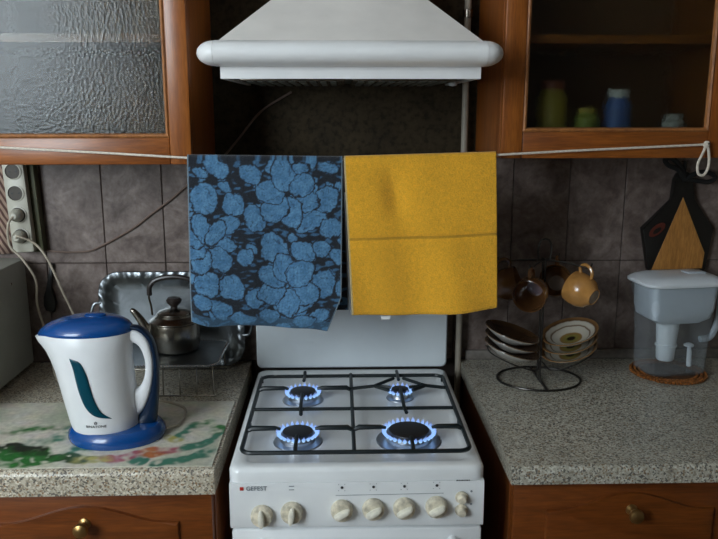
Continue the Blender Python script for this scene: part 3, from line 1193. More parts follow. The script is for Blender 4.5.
# ------------------------------------------------------------------ left worktop: mat, kettle, tray, teapot, microwave, sockets
def mat_colour(x, y):
    """loose watercolour print: leaves, grass and blossoms on a pale ground"""
    n = lambda s, o: noise.noise(Vector((x * s, y * s, o)))
    base = [0.66 + .05 * n(30, 1), 0.62 + .05 * n(30, 2), 0.52 + .05 * n(30, 3)]

    def over(c, a):
        a = max(0, min(1, a))
        for i in range(3):
            base[i] = base[i] * (1 - a) + c[i] * a
    wx, wy = x + .022 * n(22, 11), y + .022 * n(22, 12)
    over((.42, .46, .34), (n(9, 20) - .02) * 1.6)
    for (bx, by, rx, ry, ang, c, s) in MATB:
        dx, dy = wx - bx, wy - by
        ca, sa = math.cos(R(ang)), math.sin(R(ang))
        p, q = dx * ca + dy * sa, -dx * sa + dy * ca
        f = (p / rx / 1.1) ** 2 + (q / ry / 1.45) ** 2
        if f < 1.6:
            over(c, s * 1.35 * (1.45 - f) * (.75 + 1.2 * n(70, 30 + bx * 10)))
    return base


GRN, DGR, TEA, PNK, ORG, YEL, BLK = (.03, .17, .035), (.02, .07, .02), (.05, .20, .13), (.42, .10, .14), (.50, .16, .05), (.48, .42, .10), (.025, .03, .02)
MATB = [(-.625, -.578, .050, .022, 10, GRN, 1.2), (-.56, -.583, .085, .012, -14, DGR, 1.2), (-.66, -.545, .055, .013, -8, BLK, 1.1), (-.60, -.605, .05, .012, 25, GRN, .9),
        (-.70, -.59, .05, .022, 40, GRN, 1.0), (-.52, -.545, .035, .016, 40, TEA, .7),
        (-.46, -.595, .03, .012, 0, PNK, .9), (-.42, -.588, .022, .012, 0, PNK, .7), (-.375, -.575, .028, .014, 10, ORG, .8), (-.345, -.56, .022, .012, 0, PNK, .7),
        (-.395, -.61, .022, .012, 0, TEA, 1.2), (-.335, -.617, .03, .010, 20, TEA, 1.2), (-.30, -.60, .03, .011, 25, TEA, 1.1), (-.275, -.575, .035, .009, 55, TEA, 1.0),
        (-.31, -.545, .022, .012, 10, TEA, 1.0), (-.28, -.53, .026, .010, 45, TEA, .9), (-.262, -.50, .03, .008, 75, TEA, .9), (-.265, -.46, .028, .008, 95, GRN, .7),
        (-.33, -.47, .035, .010, 70, TEA, .6), (-.30, -.43, .03, .010, 40, GRN, .5), (-.355, -.50, .02, .012, 0, YEL, .7), (-.49, -.60, .04, .012, 10, YEL, .5),
        (-.60, -.50, .05, .014, 30, TEA, .45), (-.66, -.45, .06, .015, 10, GRN, .4), (-.58, -.43, .04, .012, 60, TEA, .35), (-.42, -.42, .04, .012, 20, GRN, .4)]
bm = new()
cl = bm.verts.layers.float_color.new('Col')
mx0, mx1, my0, my1, nx, ny = -.81, -.249, -.632, -.30, 240, 122
top = [[None] * (nx + 1) for _ in range(ny + 1)]
for j in range(ny + 1):
    for i in range(nx + 1):
        x, y = mx0 + (mx1 - mx0) * i / nx, my0 + (my1 - my0) * j / ny
        v = bm.verts.new((x, y, .8526))
        v[cl] = (*mat_colour(x, y), 1)
        top[j][i] = v
for j in range(ny):
    for i in range(nx):
        bm.faces.new((top[j][i], top[j][i + 1], top[j + 1][i + 1], top[j + 1][i]))
rim = [top[0][i] for i in range(nx + 1)] + [top[j][nx] for j in range(1, ny + 1)] + [top[ny][i] for i in range(nx - 1, -1, -1)] + [top[j][0] for j in range(ny - 1, 0, -1)]
low = []
for v in rim:
    q = bm.verts.new((v.co.x, v.co.y, .8503))
    q[cl] = (.5, .48, .4, 1)
    low.append(q)
for i in range(len(rim)):
    j = (i + 1) % len(rim)
    bm.faces.new((rim[j], rim[i], low[i], low[j]))
bm.faces.new(low)
single('counter_mat', bm, 'printed_mat', 'pale plastic mat printed with green leaves and blossoms under the electric kettle', 'mat', smooth=0)

# electric kettle (spout to the left)
KZ = .8528
KY = -.485
ket = thing('electric_kettle', (-.475, KY, KZ), 'white electric kettle with blue lid and blue base', 'kettle')
bm = new()
rings = []
for f, z in ((1.0, KZ), (1.03, KZ + .006), (1.02, KZ + .016), (.95, KZ + .026), (.90, KZ + .030)):
    rings.append([(-.471 + .098 * f * math.cos(a), KY + .078 * f * math.sin(a), z) for a in [2 * math.pi * k / 48 for k in range(48)]])
loft(bm, rings)
part('power_base', bm, 'kettle_blue', ket)
# body sections: z, x left, x right, half depth
SEC = [(.880, -.560, -.424, .066), (.886, -.563, -.423, .0675), (.905, -.567, -.424, .069), (.94, -.574, -.426, .070), (.98, -.582, -.429, .0705), (1.02, -.590, -.431, .070), (1.045, -.5965, -.430, .069), (1.062, -.603, -.428, .0675), (1.075, -.608, -.427, .065), (1.085, -.611, -.426, .062)]


def kbody(z):
    for a, b in zip(SEC, SEC[1:]):
        if a[0] <= z <= b[0]:
            t = (z - a[0]) / (b[0] - a[0])
            return [a[i] + (b[i] - a[i]) * t for i in range(1, 4)]
    return SEC[-1][1:] if z > SEC[-1][0] else SEC[0][1:]


def kring(z, grow=0.0, spout=1.0):
    xl, xr, hd = kbody(z)
    c, rx = (xl + xr) / 2, (xr - xl) / 2 + grow
    out = []
    for k in range(64):
        a = 2 * math.pi * k / 64
        ca, sa = math.cos(a), math.sin(a)
        x, y, dip = c + rx * ca, KY + (hd + grow) * sa, 0.0
        if spout and ca < -.55 and z > 1.0:          # pulled-out pouring lip
            t = ((-ca - .55) / .45) ** 2 * min(1, (z - 1.0) / .07)
            x -= .014 * t * spout
            dip = .012 * t * max(0, (z - 1.03) / .055)
            y = KY + (y - KY) * (1 - .45 * t)
        out.append((x, y, z - dip))
    return out


bm = new()
loft(bm, [kring(z) for z in (.880, .884, .892, .905, .92, .94, .96, .98, 1.0, 1.015, 1.03, 1.045, 1.055, 1.063, 1.070, 1.078, 1.085)])
part('body', bm, 'kettle_white', ket)
# domed lid, highest above the middle
bm = new()
rings = []
base = kring(1.085, .0008, .55)
cxm = -.505
for f, dz in ((.985, -.0025), (1.0, .0), (1.0, .003), (.985, .007), (.94, .0125), (.86, .018), (.74, .023), (.58, .0270), (.40, .0295), (.2, .0305), (.05, .031)):
    rings.append([(cxm + (x - cxm) * f, KY + (y - KY) * f, 1.085 + (z - 1.085) * f ** 3 + dz) for x, y, z in base])
loft(bm, rings)
ld = part('lid', bm, 'kettle_blue', ket)
bm = new()
loft(bm, [[(-.50 + .022 * f * math.cos(a), KY + .014 * f * math.sin(a), z) for a in [2 * math.pi * k / 20 for k in range(20)]] for f, z in ((1, 1.1125), (1, 1.1175), (.8, 1.1195), (.3, 1.12))])
part('lid_button', bm, 'kettle_blue', ld)


def ribbon_loop(outer, inner, hd, mat, name):
    """closed band between two matched curves (x, z), thickness along y"""
    bm = new()
    rings = []
    for (xo, zo), (xi, zi) in zip(outer, inner):
        mxx, mzz = (xo + xi) / 2, (zo + zi) / 2
        ring = []
        for k in range(16):
            a = 2 * math.pi * k / 16
            e = math.copysign(abs(math.cos(a)) ** .7, math.cos(a))
            g = math.copysign(abs(math.sin(a)) ** .7, math.sin(a))
            ring.append((mxx + (xo - mxx) * e, KY + hd * g, mzz + (zo - mzz) * e))
        rings.append(ring)
    loft(bm, rings)
    return part(name, bm, mat, ket)


outer = smooth_path([(-.440, 0, 1.088), (-.415, 0, 1.084), (-.395, 0, 1.064), (-.3865, 0, 1.03), (-.3865, 0, .995), (-.394, 0, .955), (-.410, 0, .915), (-.436, 0, .885)], 5)
inner = smooth_path([(-.442, 0, 1.060), (-.430, 0, 1.060), (-.414, 0, 1.050), (-.4045, 0, 1.025), (-.404, 0, 1.000), (-.409, 0, .978), (-.421, 0, .960), (-.445, 0, .952)], 5)
outer2 = smooth_path([(-.440, 0, 1.0945), (-.409, 0, 1.0905), (-.387, 0, 1.066), (-.3780, 0, 1.03), (-.3775, 0, .990), (-.380, 0, .945), (-.384, 0, .905), (-.388, 0, .8835)], 5)
inner2 = smooth_path([(-.440, 0, 1.0865), (-.415, 0, 1.0825), (-.396, 0, 1.063), (-.3875, 0, 1.03), (-.3880, 0, .995), (-.398, 0, .948), (-.418, 0, .908), (-.440, 0, .8835)], 5)
ribbon_loop([(p.x, p.z) for p in outer], [(p.x, p.z) for p in inner], .0145, 'kettle_white', 'handle')
ribbon_loop([(p.x, p.z) for p in outer2], [(p.x, p.z) for p in inner2], .0120, 'kettle_navy', 'handle_grip')


def on_body(x, z, lift):
    xl, xr, hd = kbody(z)
    c, rx = (xl + xr) / 2, (xr - xl) / 2
    t = max(-1, min(1, (x - c) / rx))
    return (x, KY - hd * math.sqrt(max(0, 1 - t * t)) - lift, z)


# leaf shaped water window on the front
bm = new()
la = smooth_path([(-.535, 0, 1.045), (-.515, 0, 1.037), (-.504, 0, 1.014), (-.498, 0, .987), (-.491, 0, .957), (-.480, 0, .932), (-.462, 0, .9155)], 6)
lb = smooth_path([(-.535, 0, 1.045), (-.5285, 0, 1.022), (-.5245, 0, .996), (-.5185, 0, .968), (-.509, 0, .942), (-.492, 0, .924), (-.462, 0, .9155)], 6)
rows = []
for p, q in zip(la, lb):
    rows.append([bm.verts.new(on_body(p.x + (q.x - p.x) * t, p.z + (q.z - p.z) * t, .0012)) for t in (0, .25, .5, .75, 1)])
for a, b in zip(rows, rows[1:]):
    for i in range(4):
        bm.faces.new((a[i], a[i + 1], b[i + 1], b[i]))
bmesh.ops.remove_doubles(bm, verts=bm.verts, dist=1e-5)
o = part('water_window', bm, 'kettle_teal', ket)
md = o.modifiers.new('thickness', 'SOLIDIFY'); md.thickness = .0015; md.offset = 0
for s, x, z, size in (('BINATONE', -.4925, .901, .0072),):
    bm = text_mesh('lettering', s, size, .0003)
    for v in bm.verts:
        px, pz, dp = x + v.co.x * 1.15, z + v.co.y, v.co.z
        v.co = Vector(on_body(px, pz, .0006 + dp))
    part('lettering', bm, 'print_dark', ket, smooth=0)
bm = new()
for x0, z0, x1, z1 in ((-.4955, .9065, -.4940, .9115), (-.4910, .9065, -.4895, .9115), (-.4942, .9065, -.4908, .9085), (-.4932, .9095, -.4918, .9125)):
    q = [on_body(x, z, .0008) for x, z in ((x0, z0), (x1, z0), (x1, z1), (x0, z1))]
    bm.faces.new([bm.verts.new(p) for p in q])
part('brand_mark', bm, 'print_dark', ket, smooth=0)
bm = new()
tube(bm, smooth_path([(-.372, KY + .012, .862), (-.35, KY + .05, .857), (-.36, KY + .14, .856), (-.45, KY + .20, .856)]), .0028, 8)
part('cord_end', bm, 'cord_pale', ket)

# silver tray leaning against the wall
TW, TH = .192, .128
tray = thing('serving_tray', (-.445, -.04, .8505), 'silver rectangular serving tray with embossed rim leaning on the tiles', 'tray')
tilt = Matrix.Translation((-.445, -.0380, .8525)) @ Matrix.Rotation(R(-5.0), 4, 'X') @ Matrix.Translation((0, 0, TH))


def tray_ring(ins, y, bumpy=0.0):
    pts = []
    base = rrect(0, 0, TW - ins, TH - ins, max(.055 - ins, .012), 10)
    # resample evenly
    per = []
    tot = 0
    for i in range(len(base)):
        a, b = Vector((*base[i], 0)), Vector((*base[(i + 1) % len(base)], 0))
        per.append((tot, a, b)); tot += (b - a).length
    N = 240
    for k in range(N):
        s = tot * k / N
        for t0, a, b in per:
            L = (b - a).length
            if L > 0 and t0 <= s <= t0 + L + 1e-9:
                p = a + (b - a) * ((s - t0) / L); break
        bp = bumpy * (math.sin(2 * math.pi * k / 6) * .6 + math.sin(2 * math.pi * k / 15) * .4)
        pts.append(tilt @ Vector((p.x, y - bp, p.y)))
    return pts


bm = new()
loft(bm, [tray_ring(.052, .004), tray_ring(.030, .003), tray_ring(.003, -.010), tray_ring(.0, -.013, .001), tray_ring(.002, -.0155, .0012), tray_ring(.009, -.0165, .0028), tray_ring(.016, -.0155, .0028), tray_ring(.021, -.0125, .001),
          tray_ring(.034, -.001), tray_ring(.052, .0015)])
part('dish', bm, 'silver_tray', tray)
for s in (-1, 1):
    bm = new()
    tube(bm, [tilt @ p for p in smooth_path([(s * (TW - .006), -.014, .045), (s * (TW + .012), -.017, .04), (s * (TW + .02), -.019, 0), (s * (TW + .012), -.017, -.04), (s * (TW - .006), -.014, -.045)])], .0042, 8)
    part('handle', bm, 'silver_tray', tray)

# low wire stand with silver plate under the teapot
st = thing('wire_stand', (-.425, -.17, .8505), 'low wire stand with silver beaded plate under the metal teapot', 'stand')
bm = new()
rings = []
for ins, z in ((.010, .9215), (.0, .923), (-.004, .926), (.0, .929), (.008, .9265), (.012, .9245)):
    rings.append([(x, y, z) for x, y in rrect(-.425, -.163, .130 - ins, .100 - ins, .03)])
loft(bm, rings)
pl = part('plate', bm, 'silver_tray', st)
bm = new()
edge = rrect(-.425, -.163, .131, .101, .03, 8)
for i in range(len(edge)):
    a, b = edge[i], edge[(i + 1) % len(edge)]
    L = math.dist(a, b)
    for k in range(max(1, int(L / .007))):
        t = k / max(1, int(L / .007))
        bmesh.ops.create_icosphere(bm, subdivisions=1, radius=.0032, matrix=Matrix.Translation((a[0] + (b[0] - a[0]) * t, a[1] + (b[1] - a[1]) * t, .9275)))
tag(part('beading', bm, 'steel', pl), kind='stuff')
for x in (-.545, -.505, -.465, -.425, -.385, -.345, -.305):
    bm = new(); tube(bm, smooth_path([(x, -.255, .922), (x, -.258, .90), (x, -.262, .852)], 3), .0018, 6); part('leg', bm, 'steel_dark', st)
    bm = new(); tube(bm, smooth_path([(x, -.075, .922), (x, -.073, .90), (x, -.072, .852)], 3), .0018, 6); part('leg', bm, 'steel_dark', st)
bm = new(); tube(bm, [(-.55, -.262, .8525), (-.30, -.262, .8525)], .002, 6); tube(bm, [(-.55, -.072, .8525), (-.30, -.072, .8525)], .002, 6); part('foot_rail', bm, 'steel_dark', st)

# small metal teapot
TP = Vector((-.420, -.122, .9255))
tp = thing('metal_teapot', TP, 'small dull metal teapot with dark arched handle in front of the silver tray', 'teapot')
bm = new()
lathe(bm, [(.050, 0), (.057, .004), (.0615, .02), (.0635, .045), (.0640, .066), (.0625, .073), (.064, .0755), (.0635, .078), (.052, .0855), (.046, .089), (.0455, .094), (.040, .0955), (.0, .0955)], 40)
part('body', bm, 'steel_dark', tp, True)
bm = new()
lathe(bm, [(.0435, .0945), (.043, .098), (.034, .103), (.018, .1065), (.008, .108), (.0, .1085)], 32)
ldp = part('lid', bm, 'steel_dark', tp, True)
bm = new(); lathe(bm, [(.009, .107), (.0085, .113), (.0175, .122), (.0200, .129), (.015, .135), (0, .1365)], 20); part('lid_knob', bm, 'bakelite', ldp, True)
bm = new(); tube(bm, smooth_path([(-.050, -.004, .040), (-.072, -.006, .058), (-.086, -.007, .082), (-.101, -.008, .102), (-.108, -.008, .104)]), [.015] + [.0145 - .0095 * k / 23 for k in range(24)], 12); part('spout', bm, 'steel_dark', tp, True)
bm = new()
arch = [(-.056, 0, .090), (-.058, 0, .115), (-.062, 0, .135), (-.060, 0, .155)]
bm.free()
for s in (-1, 1):
    bm = new(); tube(bm, smooth_path([(s * -x, 0, z) for x, y, z in arch], 3), .0028, 8)
    hd = part('bail_arm', bm, 'steel_dark', tp, True)
bm = new(); tube(bm, smooth_path([(-.0605, 0, .142), (-.058, 0, .165), (-.040, 0, .182), (0, 0, .189), (.040, 0, .182), (.058, 0, .165), (.0605, 0, .142)]), .0065, 10); part('handle', bm, 'bakelite', tp, True)

# microwave at the left edge
mw = thing('microwave_oven', (-1.07, -.24, .8505), 'grey microwave oven cut off by the left edge of the picture', 'microwave')
bm = new(); box(bm, -1.30, -.820, -.40, -.03, .862, 1.148, .008); part('casing', bm, 'microwave', mw)
bm = new(); box(bm, -1.298, -.822, -.425, -.4005, .864, 1.146, .006); d_ = part('door', bm, 'microwave_dark', mw)
bm = new(); box(bm, -.965, -.955, -.446, -.4255, .90, 1.12, .004); part('handle', bm, 'microwave', d_)
for x in (-1.27, -.87):
    for y in (-.37, -.06):
        bm = new(); lathe(bm, [(.012, 0), (.012, .0125)], 12, Matrix.Translation((x, y, .8505))); part('foot', bm, 'black_plastic', mw)
bm = new(); lathe(bm, [(.004, 0), (.003, .002), (0, .0022)], 10, Matrix.Translation((-.820, -.13, 1.10)) @ Matrix.Rotation(R(90), 4, 'Y')); part('screw', bm, 'steel', mw)

# striped cloth and socket strip on the wall
bm = new()
prev = [[(-1.02 + .165 * i / 16, -.012 - .006 * math.sin(i * 1.1) * (1 - z / 0.25 * .2), 1.155 + z) for i in range(17)] for z in (0, .05, .1, .15, .2, .245)]
loft(bm, prev, False, False, False)
o = single('striped_cloth', bm, 'striped_cloth', 'red brown striped cloth hanging on the tiles at the left edge', 'cloth', smooth=60)
md = o.modifiers.new('thickness', 'SOLIDIFY'); md.thickness = .004; md.offset = 0

ss = thing('socket_strip', (-.80, -.02, 1.165), 'old white four socket power strip fixed upright on the wall', 'power strip')
lean = Matrix.Translation((-.811, 0, 1.165)) @ Matrix.Rotation(R(-2.2), 4, 'Y')
bm = new(); box(bm, -.026, .040, -.030, -.0008, -.004, .238, .003); bmesh.ops.transform(bm, matrix=lean, verts=bm.verts); part('shaded_side', bm, 'socket_shade', ss)  # dark olive block standing in for the shade on the housing's right side
bm = new(); box(bm, -.030, .026, -.056, -.030, .0, .235, .007); bmesh.ops.transform(bm, matrix=lean, verts=bm.verts); bs = part('housing', bm, 'socket_white', ss)
for k in range(4):
    zc_ = .209 - k * .055
    bm = new()
    lathe(bm, [(.0215, 0), (.0215, .0025), (.0185, .003), (.0175, .0005), (0, .0004)], 24, lean @ Matrix.Translation((-.002, -.0559, zc_)) @ Matrix.Rotation(R(90), 4, 'X'))
    s_ = part('socket', bm, ['socket_white', 'socket_hole'], ss)
    for pl_ in s_.data.polygons:
        pl_.material_index = 1 if (pl_.center - (lean @ Vector((-.002, pl_.center.y, zc_)))).length < .0183 else 0
    if k < 2:
        bm = new()
        for dx in (-.0085, .0085):
            lathe(bm, [(.0026, 0), (.0026, .0012), (0, .0012)], 10, lean @ Matrix.Translation((-.002 + dx, -.0563, zc_)) @ Matrix.Rotation(R(90), 4, 'X'))
        part('contact_hole', bm, 'black_plastic', s_)


def cord(name, plug_k, pts, r, mat, label):
    t = thing(name, pts[0], label, 'cord')
    if plug_k is not None:
        bm = new()
        lathe(bm, [(.016, .001), (.0165, .012), (.013, .022), (.007, .03), (0, .0305)], 20,
              lean @ Matrix.Translation((-.002, -.0588, .209 - plug_k * .055)) @ Matrix.Rotation(R(90), 4, 'X'))
        part('plug', bm, 'socket_white', t)
    bm = new(); tube(bm, smooth_path(pts, 8), r, 8); part('wire', bm, mat, t)


pk = lambda k: lean @ Vector((-.002, -.087, .209 - k * .055))
cord('power_cord', 2, [pk(2), pk(2) + Vector((-.01, -.012, -.02)), (-.832, -.088, 1.19), (-.808, -.082, 1.156), (-.778, -.082, 1.10), (-.778, -.085, 1.035), (-.762, -.09, .966), (-.74, -.12, .90), (-.70, -.18, .858), (-.58, -.27, .8558), (-.47, -.30, .8562)], .0030, 'cord_pale',
     'pale cord from the third socket running down behind the kettle spout')
cord('power_cord', 3, [pk(3), pk(3) + Vector((.012, -.012, .006)), (-.772, -.08, 1.193), (-.743, -.08, 1.151), (-.714, -.08, 1.072), (-.684, -.085, .997), (-.66, -.10, .93), (-.635, -.14, .8585), (-.60, -.20, .8575)], .0030, 'cord_pale',
     'pale cord from the lowest socket running down behind the kettle lid')
cord('wall_cord', None, [(-.800, -.034, 1.172), (-.770, -.008, 1.162), (-.737, -.006, 1.158), (-.69, -.006, 1.158), (-.645, -.006, 1.166), (-.55, -.006, 1.216), (-.495, -.006, 1.256), (-.441, -.006, 1.295), (-.405, -.006, 1.325), (-.36, -.006, 1.360), (-.31, -.006, 1.396), (-.26, -.006, 1.45), (-.20, -.006, 1.52), (-.12, -.006, 1.57)], .0028, 'cord_wall',
     'brown cord tacked across the tiles from the socket strip up behind the blue towel')
# dark hanging key-shaped scraper beside the microwave
bm = new()
prism(bm, [(-.785, 1.0), (-.765, .995), (-.758, 1.02), (-.764, 1.05), (-.768, 1.06), (-.762, 1.09), (-.757, 1.125), (-.763, 1.127), (-.772, 1.09), (-.777, 1.06), (-.788, 1.04), (-.79, 1.015)], -.016, -.0012, .002)
single('bottle_opener', bm, 'black_plastic', 'small black opener hanging on the tiles between the two cords', 'opener')

# ------------------------------------------------------------------ right worktop: rack with cups and saucers, jug, trivet, board
RX, RYY = .507, -.168
rk = thing('cup_rack', (RX, RYY, .8505), 'dark wire rack holding cups and saucers on the right worktop', 'rack')
bm = new(); tube(bm, [(RX + .105 * math.cos(a), RYY + .088 * math.sin(a), .8535) for a in [2 * math.pi * k / 40 for k in range(40)]], .003, 8, True); part('base_ring', bm, 'rack_wire', rk)
bm = new(); tube(bm, [(RX, RYY - .088, .8535), (RX, RYY + .088, .8535)], .0032, 8); part('base_bar', bm, 'rack_wire', rk)
for dy in (-.012, .012):
    bm = new(); tube(bm, [(RX, RYY + dy, .854), (RX, RYY + dy, 1.165)], .0026, 8); part('upright', bm, 'rack_wire', rk)
bm = new(); tube(bm, smooth_path([(RX - .014, RYY, 1.16), (RX - .0165, RYY, 1.19), (RX - .009, RYY, 1.212), (RX + .009, RYY, 1.212), (RX + .0165, RYY, 1.19), (RX + .014, RYY, 1.16)]), .0026, 8); part('carry_loop', bm, 'rack_wire', rk)
bm = new(); tube(bm, [(RX - .018, RYY, 1.162), (RX + .018, RYY, 1.162)], .003, 8); tube(bm, [(RX, RYY - .014, 1.163), (RX, RYY + .014, 1.163)], .003, 8); part('crosspiece', bm, 'rack_wire', rk)
HOOKS = [(.088, -.055), (-.050, -.070), (-.098, .025), (.050, .060)]
for hx_, hy_ in HOOKS:
    bm = new()
    tube(bm, smooth_path([(RX, RYY, 1.163), (RX + hx_ * .6, RYY + hy_ * .6, 1.160), (RX + hx_, RYY + hy_, 1.153), (RX + hx_ * 1.10, RYY + hy_ * 1.10, 1.157), (RX + hx_ * 1.13, RYY + hy_ * 1.13, 1.166)], 4), .0022, 6)
    part('hook', bm, 'rack_wire', rk)
for s in (-1, 1):                      # cradles that carry the saucers
    bm = new()
    tube(bm, smooth_path([Vector(p) - Vector((0, 0, .0035)) for p in [(RX + s * .004, RYY - .012, .905), (RX + s * .02, RYY - .050, .896), (RX + s * .075, RYY - .058, .9125), (RX + s * .128, RYY - .030, .934), (RX + s * .134, RYY, .943), (RX + s * .128, RYY + .030, .934), (RX + s * .075, RYY + .058, .9125), (RX + s * .02, RYY + .050, .896), (RX + s * .004, RYY + .012, .905)]], 5), .0020, 6)
    part('cradle', bm, 'rack_wire', rk)


def saucer_mesh(top):
    bm = new()
    n = 40
    prof_top = [(0, .0045), (.022, .0045), (.028, .0060), (.045, .0130), (.060, .0205), (.0695, .0262), (.0712, .0262)]
    prof_bot = [(.0716, .0248), (.064, .0185), (.050, .0100), (.034, .0030), (.030, .0), (.027, .0), (.026, .0016), (0, .0016)]
    lathe(bm, prof_top + prof_bot, n)
    me = finish(bm, 'saucer', [top, 'saucer_under'])
    for p in me.polygons:
        r = math.hypot(p.center.x, p.center.y)
        # the upper surface rises from .0042 at the centre to .0175 at the rim
        up_z = .0042 if r < .022 else .0055 + (r - .025) / .045 * .012
        p.material_index = 0 if p.normal.z > .2 else 1
    return me


fix = []
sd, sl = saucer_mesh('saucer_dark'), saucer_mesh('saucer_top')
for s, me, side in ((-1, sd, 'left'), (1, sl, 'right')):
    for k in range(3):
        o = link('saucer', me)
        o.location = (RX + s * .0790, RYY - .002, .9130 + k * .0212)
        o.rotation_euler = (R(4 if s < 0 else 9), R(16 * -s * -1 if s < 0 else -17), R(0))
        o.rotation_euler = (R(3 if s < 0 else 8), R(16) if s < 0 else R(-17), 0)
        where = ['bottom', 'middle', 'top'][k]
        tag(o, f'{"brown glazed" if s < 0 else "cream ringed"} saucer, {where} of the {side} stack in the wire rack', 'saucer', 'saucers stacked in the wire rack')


def cup(mat, label):
    t = thing('teacup', (0, 0, 0), label, 'cup', 'cups hanging on the wire rack')
    bm = new()
    lathe(bm, [(0, .002), (.0175, .002), (.018, 0), (.021, 0), (.022, .003), (.034, .014), (.0415, .032), (.0425, .050), (.0405, .066), (.0392, .0665), (.0385, .064), (.0400, .050), (.039, .033), (.032, .017), (.02, .0065), (0, .006)], 36)
    part('bowl', bm, mat, t, True)
    bm = new(); lathe(bm, [(.0165, .0018), (.0165, .0006), (0, .0005)], 24); part('foot_disc', bm, 'cup_foot', t, True)
    bm = new(); tube(bm, smooth_path([(.040, 0, .055), (.054, 0, .060), (.064, 0, .050), (.062, 0, .034), (.050, 0, .024), (.038, 0, .024)]), .0042, 8); part('handle', bm, mat, t, True)
    return t


def hang(t, hook, bottom_dir, up_hint=(0, 0, 1)):
    """hang by the handle: -z axis of the cup (its foot) points along bottom_dir, handle upwards"""
    zc_ = -Vector(bottom_dir).normalized()
    xh = Vector((0, 0, 1))
    xh = (xh - zc_ * xh.dot(zc_)).normalized()
    yh = zc_.cross(xh)
    m = Matrix((xh, yh, zc_)).transposed().to_4x4()
    handle_in = m @ Vector((.0585, 0, .044))
    t.rotation_euler = m.to_euler()
    t.location = Vector(hook) - handle_in


c1 = cup('cup_amber', 'amber glazed teacup hanging right of the rack with its foot towards us')
hang(c1, (RX + .088, RYY - .055, 1.153), (.55, -.72, -.25))
c2 = cup('cup_brown', 'dark amber teacup hanging left of the rack pole with its mouth towards us')
hang(c2, (RX - .050, RYY - .070, 1.150), (.40, .75, .12))
c3 = cup('cup_brown', 'shadowed brown teacup hanging at the back, partly behind the yellow towel')
hang(c3, (RX - .098, RYY + .025, 1.153), (-.8, .3, -.3))
c4 = cup('cup_brown', 'shadowed brown teacup hanging behind the rack, between pole and amber cup')
hang(c4, (RX + .050, RYY + .060, 1.153), (.3, .8, -.3))

# bead trivet
JX, JY = .858, -.130
tv = thing('bead_trivet', (JX, JY, .8505), 'round brown wooden bead trivet under the water filter jug', 'trivet')
bm = new(); lathe(bm, [(.088, 0), (.09, .002), (.088, .004), (0, .004)], 40); part('disc', bm, 'bead_ground', tv, True)
bm = new()
rr_ = random.Random(3)
for rad, n in ((.092, 62), (.082, 54), (.071, 46)):
    for k in range(n):
        a = 2 * math.pi * k / n
        bmesh.ops.create_icosphere(bm, subdivisions=1, radius=.0048 * rr_.uniform(.85, 1.1), matrix=Matrix.Translation((rad * math.cos(a), rad * math.sin(a), .0052)))
tag(part('beads', bm, 'bead', tv, True), kind='stuff')

# water filter jug
JZ = .8612
jg = thing('water_filter_jug', (JX, JY, JZ), 'clear water filter jug with white funnel, cartridge and lid on the trivet', 'jug')


def jring(hx, hy, z, cx=0, cy=0, rad=.014, spout=0.0):
    pts = []
    for x, y in rrect(cx, cy, hx, hy, min(rad, hx * .9, hy * .9), 8):
        if spout and x < cx - hx * .5:
            t = (cx - hx * .5 - x) / (hx * .5)
            x -= spout * t * (1 - abs(y - cy) / hy) ** .7
        pts.append((x, y, z))
    return pts


bm = new()
outer = [jring(.074, .050, .0, rad=.025), jring(.079, .054, .004, rad=.026), jring(.083, .056, .10, rad=.026), jring(.090, .060, .19, rad=.026), jring(.096, .064, .232, rad=.026, spout=.012)]
inner = [jring(.0935, .0615, .232, rad=.024, spout=.012), jring(.0875, .0575, .19, rad=.024), jring(.0805, .0535, .10, rad=.024), jring(.0765, .0515, .0065, rad=.024)]
loft(bm, outer + inner)
part('pitcher', bm, 'clear_plastic', jg, True)
bm = new()      # white funnel insert
loft(bm, [jring(.030, .030, .134, -.006), jring(.058, .044, .136, -.004), jring(.078, .052, .148, -.002), jring(.0845, .0555, .172), jring(.0868, .0568, .222), jring(.0880, .0575, .234), jring(.084, .0545, .234), jring(.080, .051, .172), jring(.04, .03, .142)], True, True)
fn = part('funnel', bm, 'jug_grey', jg, True)
bm = new()
lathe(bm, [(.020, .028), (.0225, .032), (.0245, .065), (.0275, .066), (.0275, .070), (.0245, .071), (.0275, .110), (.029, .1335), (0, .1335)], 28, Matrix.Translation((-.012, 0, 0)))
part('cartridge', bm, 'jug_white', jg, True)
bm = new()      # lid with a sloping flap
loft(bm, [jring(.098, .066, .2335, rad=.026, spout=.014), jring(.101, .068, .237, rad=.026, spout=.016), jring(.101, .068, .243, rad=.026, spout=.016), jring(.094, .062, .250, .002, rad=.026, spout=.012), jring(.080, .050, .256, .006, rad=.024), jring(.05, .03, .259, .008)])
ldj = part('lid', bm, 'jug_white', jg, True)
bm = new(); box(bm, .022, .072, -.018, .018, .256, .262, .0025); part('lid_flap', bm, 'jug_grey', ldj, True)
bm = new(); tube(bm, smooth_path([(.090, .0, .215), (.118, .0, .212), (.130, .0, .185), (.128, .0, .13), (.112, .0, .085), (.082, .0, .078)]), .0085, 10); part('handle', bm, 'jug_grey', jg, True)
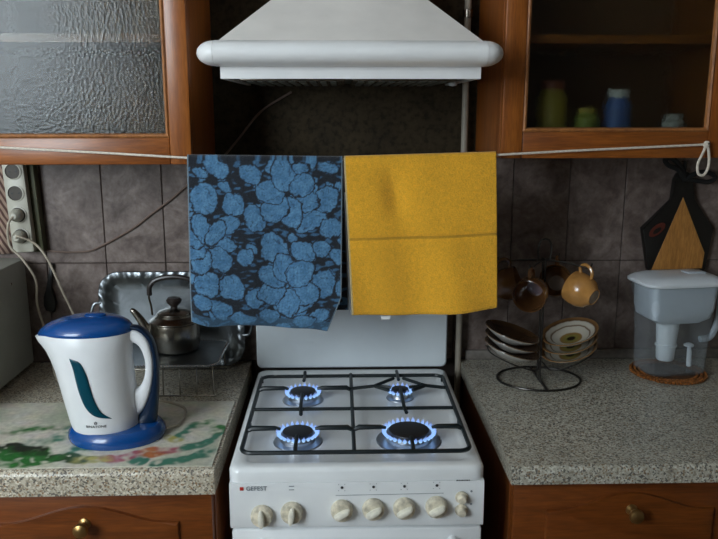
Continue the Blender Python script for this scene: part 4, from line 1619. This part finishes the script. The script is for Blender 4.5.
bm = new(); tube(bm, [(.048, -.015, .012), (.046, -.015, .050), (.044, -.015, .066)], [.0065, .006, .004], 10); lathe(bm, [(.012, .066), (.013, .070), (.006, .074), (0, .075)], 14, Matrix.Translation((.043, -.015, 0))); part('level_float', bm, 'jug_white', jg, True)

jg.rotation_euler = (0, 0, R(7))

# decorative cutting board hanging on the wall
bd = thing('cutting_board', (.907, -.012, 1.09), 'black painted cutting board with bare wood triangle hanging above the jug', 'cutting board')
bm = new()
out_ = [(.835, 1.098), (.980, 1.098), (.986, 1.105), (.9985, 1.218), (.935, 1.292), (.931, 1.345), (.924, 1.362), (.907, 1.370), (.890, 1.362), (.882, 1.345), (.879, 1.292), (.806, 1.216), (.829, 1.105)]
prism(bm, out_, -.022, -.003, .004)
part('blade', bm, 'board_black', bd)
bm = new(); prism(bm, [(.838, 1.104), (.975, 1.108), (.978, 1.150), (.907, 1.300)], -.0235, -.0215, .0006); part('bare_wood', bm, 'wood_board', bd, smooth=0)
bm = new()
for sgn in (1,):
    ring_o = [(.845 + .021 * math.cos(a), 1.213 + .015 * math.sin(a) + .012 * math.cos(a)) for a in [2 * math.pi * k / 24 for k in range(24)]]
    prism(bm, ring_o, -.0232, -.0215)
part('painted_leaf', bm, 'board_red', bd, smooth=0)
bm = new(); prism(bm, [(.845 + .011 * math.cos(a), 1.211 + .007 * math.sin(a) + .006 * math.cos(a)) for a in [2 * math.pi * k / 20 for k in range(20)]], -.0238, -.0230); part('painted_leaf', bm, 'board_black', bd, smooth=0)
bm = new()
tube(bm, smooth_path([(.9065, -.026, 1.345), (.885, -.030, 1.372), (.858, -.030, 1.384), (.848, -.028, 1.398), (.866, -.026, 1.402), (.892, -.025, 1.38), (.9065, -.025, 1.35)]), .0065, 8)
tube(bm, smooth_path([(.9065, -.026, 1.345), (.930, -.030, 1.362), (.962, -.030, 1.366), (.985, -.028, 1.352), (.968, -.026, 1.340), (.935, -.025, 1.344), (.9065, -.025, 1.348)]), .0065, 8)
tube(bm, [(.9065, -.02, 1.34), (.9065, -.02, 1.395)], .004, 8)
part('ribbon', bm, 'ribbon_black', bd)
bm = new(); tube(bm, [(.9065, -.0005, 1.392), (.9065, -.03, 1.394)], .002, 8); part('nail', bm, 'steel_dark', bd)
